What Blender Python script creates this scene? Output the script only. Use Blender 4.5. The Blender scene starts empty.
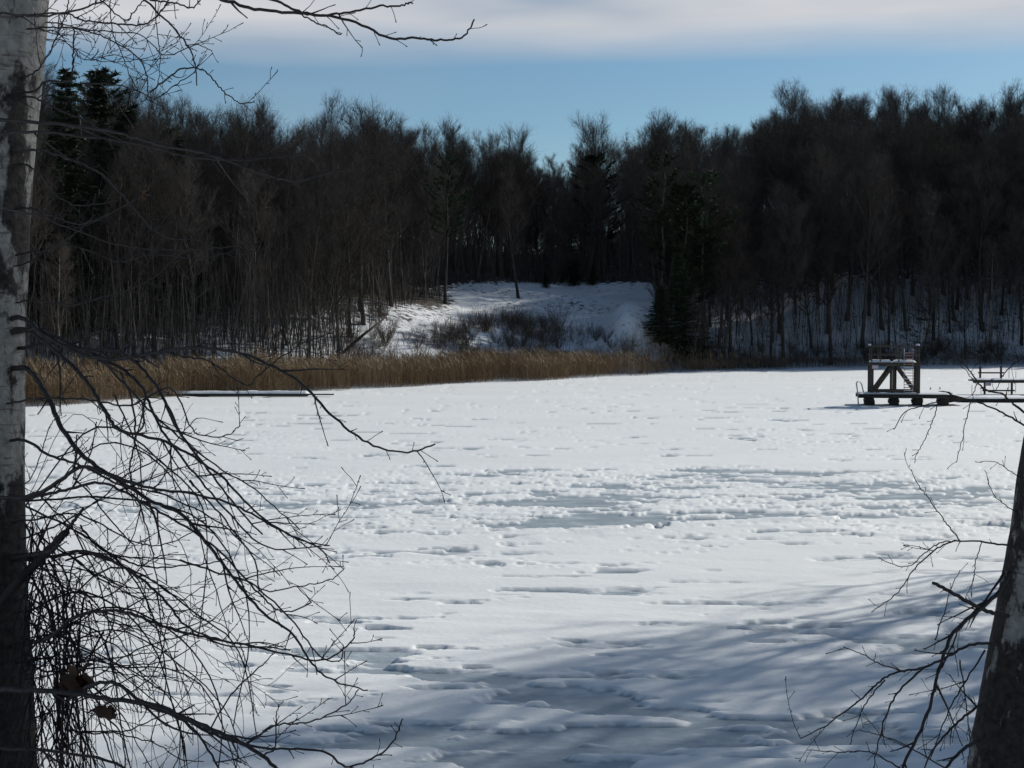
import bpy, math, random
import numpy as np
from mathutils import Vector
R=math.radians
random.seed(7); rng=np.random.default_rng(7)
S=bpy.context.scene
COL=S.collection
F=1407.0; CAMH=5.4; PITCH=math.atan(59/F)
SUN_AZ=R(44); SUN_EL=R(28.5)     # azimuth counted from +x towards +y

# ------------------------------------------------------------------ camera
cd=bpy.data.cameras.new('camera'); cam=bpy.data.objects.new('camera',cd); COL.objects.link(cam)
cam.location=(0,0,CAMH); cam.rotation_euler=(math.pi/2-PITCH,0,0)
cd.sensor_width=36; cd.lens=36*F/1024; cd.clip_end=9000; cd.clip_start=.05
S.camera=cam
def at(px,py,Y):
    xr=(px-512)/F; yu=(384-py)/F
    d=np.array([xr, math.cos(PITCH)+yu*math.sin(PITCH), -math.sin(PITCH)+yu*math.cos(PITCH)])
    return np.array([0,0,CAMH])+d*(Y/d[1])
def proj(x,y,z):
    c,s=math.cos(PITCH),math.sin(PITCH); z=z-CAMH
    dep=y*c-z*s; up=y*s+z*c
    return 512+F*x/dep, 384-F*up/dep

# ------------------------------------------------------------------ numpy noise
def _h(ix,iy,seed):
    n=(ix.astype(np.int64)*374761393+iy.astype(np.int64)*668265263+seed*1442695041)&0xffffffff
    n=((n^(n>>13))*1274126177)&0xffffffff
    n=((n^(n>>16))*2246822519)&0xffffffff
    return ((n^(n>>15))&0xffffff)/float(0xffffff)
def vnoise(x,y,seed=0):
    ix=np.floor(x);iy=np.floor(y);fx=x-ix;fy=y-iy
    fx=fx*fx*(3-2*fx);fy=fy*fy*(3-2*fy)
    a=_h(ix,iy,seed);b=_h(ix+1,iy,seed);c=_h(ix,iy+1,seed);d=_h(ix+1,iy+1,seed)
    return (a+(b-a)*fx)*(1-fy)+(c+(d-c)*fx)*fy
def fbm(x,y,seed=0,o=4):
    x=np.asarray(x,float);y=np.asarray(y,float);r=0;a=.5;t=0
    for i in range(o):
        r=r+a*vnoise(x*(2.03**i)+i*17.3,y*(2.03**i)-i*9.1,seed+i*31); t+=a; a*=.5
    return r/t
def cells(x,y,seed=0):
    ix=np.floor(x);iy=np.floor(y);best=np.full(x.shape,9.);rid=np.zeros(x.shape)
    for dx in(-1,0,1):
        for dy in(-1,0,1):
            cx=ix+dx;cy=iy+dy
            px=cx+.15+.7*_h(cx,cy,seed);py=cy+.15+.7*_h(cx,cy,seed+5)
            d=np.hypot(x-px,y-py);k=d<best
            best=np.where(k,d,best);rid=np.where(k,_h(cx,cy,seed+9),rid)
    return best,rid
def sst(a,b,x):
    if a>b: return 1-sst(b,a,x)
    t=np.clip((np.asarray(x,float)-a)/(b-a),0,1);return t*t*(3-2*t)

# ------------------------------------------------------------------ shore and terrain
LAKE=[(-45,19),(-25,14),(-10,12.5),(3,12.5),(9,13.5),(12.5,19),(15,27),(19,36),(27,50),(37,68),(47,90),(62,120),(85,158),(98,182),(88,192),
 (67,185),(43.7,177),(29,165),(18.5,155),(8.9,143),(-1.1,131),(-9.6,120.6),(-16.8,112),(-25,101),(-31.7,91.5),(-44,80),(-64,62),(-72,42),(-62,26)]
LP=np.array(LAKE,float)
def sdist(x,y):
    x=np.asarray(x,float);y=np.asarray(y,float)
    best=np.full(x.shape,1e9);ins=np.zeros(x.shape,bool)
    n=len(LP)
    for i in range(n):
        a=LP[i];b=LP[(i+1)%n];e=b-a
        t=np.clip(((x-a[0])*e[0]+(y-a[1])*e[1])/(e@e),0,1)
        best=np.minimum(best,np.hypot(x-a[0]-t*e[0],y-a[1]-t*e[1]))
        c=((a[1]>y)!=(b[1]>y))
        with np.errstate(divide='ignore',invalid='ignore'):
            xi=a[0]+(y-a[1])*e[0]/(e[1] if e[1]!=0 else 1e-9)
        ins^=(c&(x<xi))
    return np.where(ins,-best,best)
def ground(x,y):
    x=np.asarray(x,float);y=np.asarray(y,float)
    s=sdist(x,y)
    w=sst(60,105,y)
    near=5.5*(1-np.exp(-np.maximum(s,0)/12))
    A=25-7*(1-sst(-35,-5,x))-9.5*np.exp(-((x-2)/24)**2)*sst(110,140,y)+np.where(x>30,3*sst(30,60,x),0)
    off=7-3*sst(25,45,x)
    far=A*(1-np.exp(-np.maximum(s-off,0)/38))+.012*np.maximum(s,0)+3.5*sst(55,115,s)*np.exp(-((x-2)/60)**2)
    far=far+(fbm(x/22,y/22,3)-.5)*5*sst(8,40,s)+(fbm(x/5,y/5,4)-.5)*1.0*sst(4,12,s)
    # mound beside the clearing
    far=far+4.6*np.exp(-(((x-15.2)/4.0)**2+((y-166)/12)**2)**2)*sst(3,12,s)
    # cut road climbing through the clearing
    z=near*(1-w)+far*w
    z=z+(fbm(x/1.1,y/1.1,8)-.5)*.18*sst(1,5,s)
    z=z+.14*sst(-.5,.6,s)-.35*(1-sst(-1.5,0,s))
    return z
def gz(x,y): return float(ground(np.array([x]),np.array([y]))[0])

# ------------------------------------------------------------------ mesh helpers
class MB:
    def __init__(s): s.v=[];s.f=[];s.n=0;s.a=[]
    def add(s,v,f,a=0.):
        v=np.asarray(v,float);s.v.append(v);s.a.append(np.full(len(v),a))
        s.f.append([tuple(i+s.n for i in q) for q in f]); s.n+=len(v)
    def addarr(s,v,f,a):      # arrays, f is (m,k)
        s.v.append(v);s.a.append(a);s.f.append(f+s.n);s.n+=len(v)
    def build(s,name,mat,parent=None,smooth=True):
        me=bpy.data.meshes.new(name)
        v=np.concatenate(s.v);
        loops=[];tot=[]
        for q in s.f:
            if isinstance(q,np.ndarray):
                loops.append(q.ravel());tot.append(np.full(len(q),q.shape[1]))
            else:
                loops.append(np.array([i for t in q for i in t],dtype=np.int64));tot.append(np.array([len(t) for t in q],dtype=np.int64))
        loops=np.concatenate(loops).astype(np.int32);tot=np.concatenate(tot).astype(np.int32)
        st=np.concatenate([[0],np.cumsum(tot)[:-1]]).astype(np.int32)
        me.vertices.add(len(v));me.vertices.foreach_set('co',v.astype(np.float32).ravel())
        me.loops.add(len(loops));me.loops.foreach_set('vertex_index',loops)
        me.polygons.add(len(tot));me.polygons.foreach_set('loop_start',st)
        me.update(calc_edges=True)
        at_=me.attributes.new('tone','FLOAT','POINT');at_.data.foreach_set('value',np.concatenate(s.a).astype(np.float32))
        if smooth: me.polygons.foreach_set('use_smooth',np.ones(len(tot),bool))
        me.materials.append(mat)
        o=bpy.data.objects.new(name,me);COL.objects.link(o)
        if parent is not None:o.parent=parent
        return o
def unit(v):
    n=math.sqrt(float(v[0])**2+float(v[1])**2+float(v[2])**2);return v/(n if n>1e-9 else 1)
def tube(mb,pts,rad,sides=6,a=0.,cap=True):
    pts=[np.asarray(p,float) for p in pts];n=len(pts);vs=[]
    ref=np.array([.13,.2,1.]) if abs(unit(pts[-1]-pts[0])[2])<.9 else np.array([1.,.1,0])
    cs=[(math.cos(2*math.pi*k/sides),math.sin(2*math.pi*k/sides)) for k in range(sides)]
    for i in range(n):
        t=unit(pts[min(i+1,n-1)]-pts[max(i-1,0)])
        u=unit(np.cross(t,ref));w=np.cross(u,t)
        r=rad[i] if hasattr(rad,'__len__') else rad
        for c,s_ in cs: vs.append(pts[i]+u*(r*c)+w*(r*s_))
    f=[]
    for i in range(n-1):
        for k in range(sides):
            k2=(k+1)%sides
            f.append((i*sides+k,i*sides+k2,(i+1)*sides+k2,(i+1)*sides+k))
    if cap and sides>2:
        f.append(tuple(range(sides-1,-1,-1)));f.append(tuple((n-1)*sides+k for k in range(sides)))
    mb.add(vs,f,a)
def box(mb,c,d,rz=0,a=0.,R3=None,bev=0):
    hx,hy,hz=[q/2 for q in d]
    if bev:
        b=bev;vs=[]
        prof=[(-hx+b,-hz),(hx-b,-hz),(hx,-hz+b),(hx,hz-b),(hx-b,hz),(-hx+b,hz),(-hx,hz-b),(-hx,-hz+b)]
        for y in(-hy,hy):
            for x,z in prof: vs.append((x,y,z))
        f=[tuple(range(8)),tuple(range(15,7,-1))]+[(k,k+8,(k+1)%8+8,(k+1)%8) for k in range(8)]
    else:
        vs=[(x,y,z) for x in(-hx,hx) for y in(-hy,hy) for z in(-hz,hz)]
        f=[(0,1,3,2),(4,6,7,5),(0,4,5,1),(2,3,7,6),(0,2,6,4),(1,5,7,3)]
    vs=np.array(vs)
    if R3 is not None: vs=vs@R3.T
    if rz: 
        c_,s_=math.cos(rz),math.sin(rz);vs=vs@np.array([[c_,s_,0],[-s_,c_,0],[0,0,1]])
    mb.add(vs+np.asarray(c,float),f,a)
def beam(mb,p,q,w,h,a=0.):
    p=np.asarray(p,float);q=np.asarray(q,float);t=unit(q-p);L=np.linalg.norm(q-p)
    ref=np.array([0,0,1.]) if abs(t[2])<.95 else np.array([0,1.,0])
    u=unit(np.cross(ref,t));v=np.cross(t,u)
    M=np.stack([t,u,v],axis=1)
    box(mb,(p+q)/2,(L,w,h),R3=M,a=a,bev=0)
def tag(o,label=None,cat=None,group=None,kind=None):
    if label:o['label']=label
    if cat:o['category']=cat
    if group:o['group']=group
    if kind:o['kind']=kind
    return o
def empty(name,loc,rz=0):
    o=bpy.data.objects.new(name,None);COL.objects.link(o);o.location=loc;o.rotation_euler=(0,0,rz);o.empty_display_size=.2;return o

# ------------------------------------------------------------------ materials
def newmat(name):
    m=bpy.data.materials.new(name);m.use_nodes=True;nt=m.node_tree;nt.nodes.clear()
    out=nt.nodes.new('ShaderNodeOutputMaterial');b=nt.nodes.new('ShaderNodeBsdfPrincipled')
    nt.links.new(b.outputs[0],out.inputs[0]);return m,nt,b
def N(nt,t,**k):
    n=nt.nodes.new('ShaderNode'+t)
    for a,v in k.items(): setattr(n,a,v)
    return n
def ramp(nt,fac,stops):
    r=N(nt,'ValToRGB');e=r.color_ramp.elements
    while len(e)<len(stops):e.new(.5)
    for i,(p,c) in enumerate(stops):e[i].position=p;e[i].color=(*c,1)
    nt.links.new(fac,r.inputs[0]);return r.outputs[0]
def noise(nt,scale,detail=4,coord='Object',rough=.55,stretch=None):
    tc=N(nt,'TexCoord');mp=N(nt,'Mapping');nz=N(nt,'TexNoise')
    nz.inputs['Scale'].default_value=scale;nz.inputs['Detail'].default_value=detail;nz.inputs['Roughness'].default_value=rough
    if stretch:mp.inputs['Scale'].default_value=stretch
    if coord=='Position':
        g=N(nt,'NewGeometry');nt.links.new(g.outputs['Position'],mp.inputs[0])
    else: nt.links.new(tc.outputs[coord],mp.inputs[0])
    nt.links.new(mp.outputs[0],nz.inputs[0]);return nz.outputs[0]
def mixc(nt,f,a,b,mode='MIX'):
    m=N(nt,'Mix',data_type='RGBA',blend_type=mode)
    for s_,v in((m.inputs[0],f),(m.inputs[6],a),(m.inputs[7],b)):
        if hasattr(v,'links') or hasattr(v,'is_output'): nt.links.new(v,s_)
        elif isinstance(v,tuple): s_.default_value=(*v,1)
        else: s_.default_value=v
    return m.outputs[2]
def bump(nt,b,h,st,dist):
    n=N(nt,'Bump');n.inputs['Strength'].default_value=st;n.inputs['Distance'].default_value=dist
    nt.links.new(h,n.inputs['Height']);nt.links.new(n.outputs[0],b.inputs['Normal'])
def simple(name,c0,c1,scale=8,rough=.85,bs=.4,bd=.01,stretch=None,objrand=0,tone=None,spec=.3):
    m,nt,b=newmat(name)
    nz=noise(nt,scale,5,stretch=stretch)
    col=ramp(nt,nz,[(.32,c0),(.68,c1)])
    if tone:
        a=N(nt,'Attribute',attribute_name='tone');col=mixc(nt,a.outputs['Fac'],col,tone)
    if objrand:
        oi=N(nt,'ObjectInfo');mr=N(nt,'MapRange');mr.inputs[3].default_value=1-objrand;mr.inputs[4].default_value=1+objrand
        nt.links.new(oi.outputs['Random'],mr.inputs[0])
        hs=N(nt,'HueSaturation');nt.links.new(mr.outputs[0],hs.inputs['Value']);nt.links.new(col,hs.inputs['Color']);col=hs.outputs[0]
    nt.links.new(col,b.inputs['Base Color']);b.inputs['Roughness'].default_value=rough
    b.inputs['Specular IOR Level'].default_value=spec
    if bs:bump(nt,b,nz,bs,bd)
    return m
M={}
M['bark']=simple('dark_bark',(.036,.033,.029),(.105,.094,.083),6,stretch=(1,1,.2),objrand=.35,spec=.1)
M['twig']=simple('fine_twigs',(.054,.047,.042),(.094,.081,.071),1.2,bs=0,objrand=.45,spec=.05)
M['paletwig']=simple('pale_twigs',(.12,.10,.085),(.18,.155,.13),1.2,bs=0,objrand=.3,spec=.05)
M['palebark']=simple('pale_bark',(.16,.15,.13),(.30,.27,.24),5,stretch=(1,1,.3),objrand=.3,spec=.1)
M['needle']=simple('conifer_needles',(.018,.028,.018),(.045,.062,.036),.8,bs=0,objrand=.3,spec=.1)
M['brush']=simple('dry_brush',(.075,.060,.047),(.15,.115,.085),.6,bs=0,spec=.05)
M['wood']=simple('weathered_timber',(.035,.030,.026),(.10,.085,.07),7,stretch=(.6,4,4),bs=.5,bd=.01)
M['wooddark']=simple('wet_timber',(.02,.018,.016),(.06,.05,.04),7,stretch=(1,1,3),bs=.5,bd=.02)
M['steel']=simple('galvanised_steel',(.20,.21,.22),(.36,.37,.38),9,rough=.5,bs=0,spec=.5)
M['red']=simple('faded_red_paint',(.30,.13,.12),(.42,.20,.18),9,rough=.6,bs=0)
M['white']=simple('white_paint',(.55,.55,.56),(.72,.72,.74),6,rough=.6,bs=0)
M['pink']=simple('faded_sign_paint',(.42,.36,.40),(.60,.54,.58),30,rough=.6,bs=0)
M['leaf']=simple('dead_leaf',(.045,.024,.014),(.10,.05,.028),20,bs=0)
M['vine']=simple('vine_bark',(.010,.008,.007),(.035,.027,.023),20,bs=0)
# snow caps
def snowmat(name,litter=False):
    m,nt,b=newmat(name)
    n1=noise(nt,.25,5,'Position');n2=noise(nt,9,4,'Position')
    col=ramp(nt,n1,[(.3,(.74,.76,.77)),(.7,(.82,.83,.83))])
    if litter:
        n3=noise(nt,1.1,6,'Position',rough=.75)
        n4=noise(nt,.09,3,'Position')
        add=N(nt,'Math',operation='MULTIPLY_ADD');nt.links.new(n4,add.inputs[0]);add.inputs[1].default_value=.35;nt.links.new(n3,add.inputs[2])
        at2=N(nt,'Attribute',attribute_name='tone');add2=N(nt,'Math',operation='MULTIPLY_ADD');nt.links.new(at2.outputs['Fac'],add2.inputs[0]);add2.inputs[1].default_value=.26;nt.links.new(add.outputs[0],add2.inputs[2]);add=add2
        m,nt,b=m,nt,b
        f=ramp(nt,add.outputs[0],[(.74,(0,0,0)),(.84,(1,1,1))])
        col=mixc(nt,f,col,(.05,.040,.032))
    nt.links.new(col,b.inputs['Base Color']);b.inputs['Roughness'].default_value=.75
    b.inputs['Specular IOR Level'].default_value=.2
    bump(nt,b,n2,.35,.04);return m
M['snow']=snowmat('snow');M['gsnow']=snowmat('forest_floor_snow',True)
# reeds
m,nt,b=newmat('dry_reeds');a=N(nt,'Attribute',attribute_name='tone')
col=ramp(nt,a.outputs['Fac'],[(0,(.07,.050,.032)),(.45,(.20,.135,.075)),(.8,(.31,.225,.135)),(1,(.40,.32,.22))])
nz=noise(nt,.12,3);col=mixc(nt,nz,col,(.72,.68,.62),'MULTIPLY')
nt.links.new(col,b.inputs['Base Color']);b.inputs['Roughness'].default_value=.7;b.inputs['Specular IOR Level'].default_value=.1
M['reed']=m
# birch bark
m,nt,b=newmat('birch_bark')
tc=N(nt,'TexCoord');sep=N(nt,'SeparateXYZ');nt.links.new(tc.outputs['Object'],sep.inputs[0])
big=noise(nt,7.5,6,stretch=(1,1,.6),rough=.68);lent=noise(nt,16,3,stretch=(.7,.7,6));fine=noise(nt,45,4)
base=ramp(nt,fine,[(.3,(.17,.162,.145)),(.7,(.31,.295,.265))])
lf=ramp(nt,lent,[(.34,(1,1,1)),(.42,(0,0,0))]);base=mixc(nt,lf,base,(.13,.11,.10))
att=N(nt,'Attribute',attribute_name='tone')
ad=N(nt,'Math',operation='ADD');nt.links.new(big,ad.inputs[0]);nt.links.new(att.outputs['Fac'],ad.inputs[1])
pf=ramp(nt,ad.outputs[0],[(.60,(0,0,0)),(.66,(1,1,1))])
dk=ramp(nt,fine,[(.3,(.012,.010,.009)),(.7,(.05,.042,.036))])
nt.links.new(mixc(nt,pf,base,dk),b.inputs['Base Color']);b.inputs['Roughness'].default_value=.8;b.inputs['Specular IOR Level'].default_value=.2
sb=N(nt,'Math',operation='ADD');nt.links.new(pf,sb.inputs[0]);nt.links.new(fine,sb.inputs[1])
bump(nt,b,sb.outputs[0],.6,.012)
M['birch']=m
M['nearb']=simple('birch_branch_bark',(.010,.008,.007),(.045,.034,.030),60,rough=.6,bs=.2,bd=.002,spec=.35)
# lake ice and snow
m,nt,b=newmat('snow_on_ice')
att=N(nt,'Attribute',attribute_name='tone')
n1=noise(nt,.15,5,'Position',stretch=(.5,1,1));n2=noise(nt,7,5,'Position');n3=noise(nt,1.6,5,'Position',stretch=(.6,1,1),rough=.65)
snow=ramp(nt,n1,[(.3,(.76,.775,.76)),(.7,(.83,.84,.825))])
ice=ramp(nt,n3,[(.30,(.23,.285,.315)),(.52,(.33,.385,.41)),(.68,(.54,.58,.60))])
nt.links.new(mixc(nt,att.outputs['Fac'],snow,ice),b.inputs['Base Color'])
mr=N(nt,'MapRange');nt.links.new(att.outputs['Fac'],mr.inputs[0]);mr.inputs[3].default_value=.8;mr.inputs[4].default_value=.42
nt.links.new(mr.outputs[0],b.inputs['Roughness']);b.inputs['Specular IOR Level'].default_value=.35
hh=N(nt,'Math',operation='ADD');nt.links.new(n2,hh.inputs[0]);nt.links.new(n3,hh.inputs[1])
bump(nt,b,hh.outputs[0],.3,.035)
M['lake']=m

# ------------------------------------------------------------------ world and sun
w=bpy.data.worlds.new('World');S.world=w;w.use_nodes=True;nt=w.node_tree;nt.nodes.clear()
out=N(nt,'OutputWorld');bg=N(nt,'Background');sky=N(nt,'TexSky',sky_type='NISHITA')
sky.sun_disc=False;sky.sun_elevation=SUN_EL;sky.sun_rotation=math.pi/2-SUN_AZ;sky.air_density=1.0;sky.dust_density=.3;sky.ozone_density=2.0
tc=N(nt,'TexCoord');sep=N(nt,'SeparateXYZ');nt.links.new(tc.outputs['Generated'],sep.inputs[0])
mp=N(nt,'Mapping');mp.inputs['Scale'].default_value=(1.2,1.2,7);nt.links.new(tc.outputs['Generated'],mp.inputs[0])
nz=N(nt,'TexNoise');nz.inputs['Scale'].default_value=1.3;nz.inputs['Detail'].default_value=4;nt.links.new(mp.outputs[0],nz.inputs[0])
ma=N(nt,'Math',operation='MULTIPLY_ADD');nt.links.new(nz.outputs[0],ma.inputs[0]);ma.inputs[1].default_value=.060;nt.links.new(sep.outputs[2],ma.inputs[2])
cf=ramp(nt,ma.outputs[0],[(.212,(0,0,0)),(.238,(1,1,1)),(.29,(.9,.9,.9)),(.42,(.05,.05,.05))])
wr=ramp(nt,nz.outputs[0],[(.5,(0,0,0)),(.8,(.14,.14,.14))])
mx=N(nt,'Mix',data_type='RGBA',blend_type='LIGHTEN');mx.inputs[0].default_value=1;nt.links.new(cf,mx.inputs[6]);nt.links.new(wr,mx.inputs[7])
skyc=mixc(nt,1.0,sky.outputs[0],(.69,.87,.95),'MULTIPLY')
cn=N(nt,'TexNoise');cn.inputs['Scale'].default_value=3.2;cn.inputs['Detail'].default_value=3;nt.links.new(mp.outputs[0],cn.inputs[0])
cc=ramp(nt,cn.outputs[0],[(.32,(.36,.43,.53)),(.5,(.54,.57,.62)),(.68,(.66,.665,.69))])
SKYK=.078
sc_=N(nt,'VectorMath',operation='SCALE');nt.links.new(cc,sc_.inputs[0]);sc_.inputs[3].default_value=1/SKYK
fin=mixc(nt,mx.outputs[2],skyc,sc_.outputs[0])
nt.links.new(fin,bg.inputs[0]);bg.inputs[1].default_value=SKYK;nt.links.new(bg.outputs[0],out.inputs[0])
sd=bpy.data.lights.new('sun','SUN');sd.energy=4.15;sd.angle=R(.55);sd.color=(1,.965,.90)
so=bpy.data.objects.new('sun',sd);COL.objects.link(so)
sv=Vector((math.cos(SUN_AZ)*math.cos(SUN_EL),math.sin(SUN_AZ)*math.cos(SUN_EL),math.sin(SUN_EL)))
so.rotation_euler=sv.to_track_quat('Z','Y').to_euler();so.location=sv*300
S.view_settings.view_transform='Standard';S.view_settings.look='None';S.view_settings.exposure=0

# ------------------------------------------------------------------ terrain sheet
def grid(xs,ys): 
    X,Y=np.meshgrid(xs,ys);return X,Y
def gridmesh(name,X,Y,Z,tone,mat):
    ny,nx=X.shape;mb=MB()
    i=np.arange(ny*nx).reshape(ny,nx)
    f=np.stack([i[:-1,:-1],i[:-1,1:],i[1:,1:],i[1:,:-1]],-1).reshape(-1,4)
    mb.addarr(np.stack([X,Y,Z],-1).reshape(-1,3),f,tone.ravel());return mb.build(name,mat)
far=np.array([4000,2500,1500,900,600,450,360])
xs=np.concatenate([-far,np.arange(-300,-60,5),np.arange(-60,110,.9),np.arange(110,301,5),far[::-1]])
ys=np.concatenate([-far[:5],np.arange(-400,-10,15),np.arange(-10,85,1.5),np.arange(85,215,.9),np.arange(215,420,5),far[:6][::-1]])
X,Y=grid(xs,ys);Z=ground(X,Y)
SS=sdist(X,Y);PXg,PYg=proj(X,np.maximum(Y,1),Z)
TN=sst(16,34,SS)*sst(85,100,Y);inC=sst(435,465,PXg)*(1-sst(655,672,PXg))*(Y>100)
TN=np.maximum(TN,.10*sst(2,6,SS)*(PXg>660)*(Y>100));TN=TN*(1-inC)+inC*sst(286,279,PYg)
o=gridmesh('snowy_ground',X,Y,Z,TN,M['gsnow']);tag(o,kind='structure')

# ------------------------------------------------------------------ lake sheet
def polyd(x,y,P):
    best=np.full(x.shape,1e9);side=np.zeros(x.shape)
    for a,b in zip(P[:-1],P[1:]):
        a=np.array(a);b=np.array(b);e=b-a;t=np.clip(((x-a[0])*e[0]+(y-a[1])*e[1])/(e@e),0,1)
        dx=x-a[0]-t*e[0];dy=y-a[1]-t*e[1];d=np.hypot(dx,dy);k=d<best
        best=np.where(k,d,best);side=np.where(k,np.sign(e[0]*dy-e[1]*dx),side)
    return best,side
def ipx(px,py):
    p=at(px,py,50);k=CAMH/(CAMH-p[2]);return (p[0]*k,50*k)
def lake(x,y):
    warpx=x+(fbm(x/2.5,y/2.5,71)-.5)*1.6;warpy=y+(fbm(x/2.5,y/2.5,72)-.5)*1.6
    h=.085+.04*(fbm(x/7,y/4,11)-.5)+.03*(fbm(x/1.6,y/.9,12)-.5)+.06*(1-sst(26,33,y))*(fbm(x/2.2,y/.8,13,3)-.5)
    churn=sst(34,37.5,y+(fbm(x/5,y/5,21)-.5)*5)*(1-sst(49,55,y+(fbm(x/6,y/6,22)-.5)*6))
    right=sst(4,11,x)*(1-sst(40,50,y))*sst(30,35,y)
    churn=np.clip(churn*(.45+1.1*fbm(x/4.5,y/3,23)),0,1)
    light=.42*sst(54,58,y)*(1-sst(80,105,y))*sst(.42,.6,fbm(x/7,y/4,24))
    light=np.maximum(light,.8*sst(30,32,y)*(1-sst(34,37,y))*sst(.50,.62,fbm(x/4,y/2,25)))
    light=np.maximum(light,.5*sst(8,12,x)*sst(56,60,y)*(1-sst(68,78,y)))
    W=np.maximum(churn,light)
    d1,r1=cells(x/.62,y/.5,31);d2,r2=cells(x/.36+9,y/.30,32)
    pit=(1-sst(.12,.26,d1))*(r1>.25)*.09+(1-sst(.10,.24,d2))*(r2>.5)*.05
    h=h-W*pit*.42+W*(fbm(x/.9,y/.40,33)-.5)*.085
    bias=np.zeros_like(x)
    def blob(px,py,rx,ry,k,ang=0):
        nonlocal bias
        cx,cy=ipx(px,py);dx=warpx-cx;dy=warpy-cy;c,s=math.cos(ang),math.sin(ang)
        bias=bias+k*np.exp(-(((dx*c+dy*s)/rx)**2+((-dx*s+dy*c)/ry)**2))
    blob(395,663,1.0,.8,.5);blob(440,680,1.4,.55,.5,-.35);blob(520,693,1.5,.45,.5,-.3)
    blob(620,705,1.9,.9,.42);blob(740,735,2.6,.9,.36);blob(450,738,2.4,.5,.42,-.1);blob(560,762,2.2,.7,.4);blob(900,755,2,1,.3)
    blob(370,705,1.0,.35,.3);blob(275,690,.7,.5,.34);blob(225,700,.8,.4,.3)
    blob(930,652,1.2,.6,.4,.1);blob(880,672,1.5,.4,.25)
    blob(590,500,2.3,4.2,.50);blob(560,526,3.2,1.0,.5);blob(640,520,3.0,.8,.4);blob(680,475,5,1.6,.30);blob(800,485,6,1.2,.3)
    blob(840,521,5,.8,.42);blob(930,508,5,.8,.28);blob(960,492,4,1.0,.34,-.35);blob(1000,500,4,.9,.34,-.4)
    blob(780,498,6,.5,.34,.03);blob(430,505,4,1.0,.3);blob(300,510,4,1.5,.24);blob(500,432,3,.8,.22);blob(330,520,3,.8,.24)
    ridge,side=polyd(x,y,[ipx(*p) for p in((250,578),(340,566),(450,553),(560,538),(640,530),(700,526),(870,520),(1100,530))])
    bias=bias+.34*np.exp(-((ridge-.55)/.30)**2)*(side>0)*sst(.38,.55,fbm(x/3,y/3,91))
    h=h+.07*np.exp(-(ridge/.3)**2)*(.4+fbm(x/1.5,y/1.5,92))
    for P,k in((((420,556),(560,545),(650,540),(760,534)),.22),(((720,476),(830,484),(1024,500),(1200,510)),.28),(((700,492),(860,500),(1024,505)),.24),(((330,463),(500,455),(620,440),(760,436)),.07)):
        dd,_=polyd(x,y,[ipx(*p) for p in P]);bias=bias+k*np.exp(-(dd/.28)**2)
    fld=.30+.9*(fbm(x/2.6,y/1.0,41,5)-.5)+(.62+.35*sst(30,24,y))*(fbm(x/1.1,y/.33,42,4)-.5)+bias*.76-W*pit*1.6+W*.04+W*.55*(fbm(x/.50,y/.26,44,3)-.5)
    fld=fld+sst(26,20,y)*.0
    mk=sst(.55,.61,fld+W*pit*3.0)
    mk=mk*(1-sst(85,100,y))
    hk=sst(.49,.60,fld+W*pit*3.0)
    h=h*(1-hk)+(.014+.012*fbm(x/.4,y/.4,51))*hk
    return h,mk
uu=np.concatenate([-np.linspace(3,.46,36),np.linspace(-.44,.44,860),np.linspace(.46,3,36)])
q=np.concatenate([np.linspace(900,460,20),np.arange(458,32,-.85),np.linspace(31,26,4)])
dd=(CAMH*F)/q
U,D=np.meshgrid(uu,dd);X=U*D;Y=D
H,MK=lake(X,Y)
fade=sst(160,120,Y)*.0+1
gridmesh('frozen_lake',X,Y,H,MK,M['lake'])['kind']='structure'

# ------------------------------------------------------------------ tree generators
def rvec(r): 
    v=np.array([r.gauss(0,1),r.gauss(0,1),r.gauss(0,1)]);return unit(v)
def grow(p,d,L,n,r,wob=.2,lift=0.):
    pts=[np.array(p)];d=unit(np.array(d,float))
    for i in range(n):
        d=unit(d+rvec(r)*wob+np.array([0,0,lift]));pts.append(pts[-1]+d*(L/n))
    return pts,d
def ribbons(mb,P,W,tone,rn):
    """P: (m,k,3) polylines -> flat tapering strips"""
    m,k,_=P.shape
    t=P[:,-1]-P[:,0];t/=np.linalg.norm(t,axis=1,keepdims=True)+1e-9
    s=np.cross(t,rn.normal(size=(m,3)));s/=np.linalg.norm(s,axis=1,keepdims=True)+1e-9
    wid=np.linspace(1,.25,k)[None,:,None]*W[:,None,None]/2
    A=P+s[:,None]*wid;B=P-s[:,None]*wid
    V=np.stack([A,B],2).reshape(-1,3)
    base=(np.arange(m)*2*k)[:,None]
    fs=[base+np.array([[2*j,2*j+1,2*j+3,2*j+2]]) for j in range(k-1)]
    mb.addarr(V,np.concatenate(fs),np.repeat(tone,2*k))
def twiglets(mb,starts,dirs,L,W,rn,k=4,lift=.15,spread=.8):
    m=len(starts)
    d=dirs+rn.normal(size=(m,3))*spread*.6;d[:,2]+=lift;d/=np.linalg.norm(d,axis=1,keepdims=True)
    P=[starts]
    L=L*rn.uniform(.6,1.3,m)
    for j in range(k-1):
        d=d+rn.normal(size=(m,3))*.2;d[:,2]+=lift*.5;d/=np.linalg.norm(d,axis=1,keepdims=True)
        P.append(P[-1]+d*(L/(k-1))[:,None])
    P=np.stack(P,1);ribbons(mb,P,np.full(m,W)*rn.uniform(.7,1.3,m),rn.uniform(0,1,m),rn)
    return P,d
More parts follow.
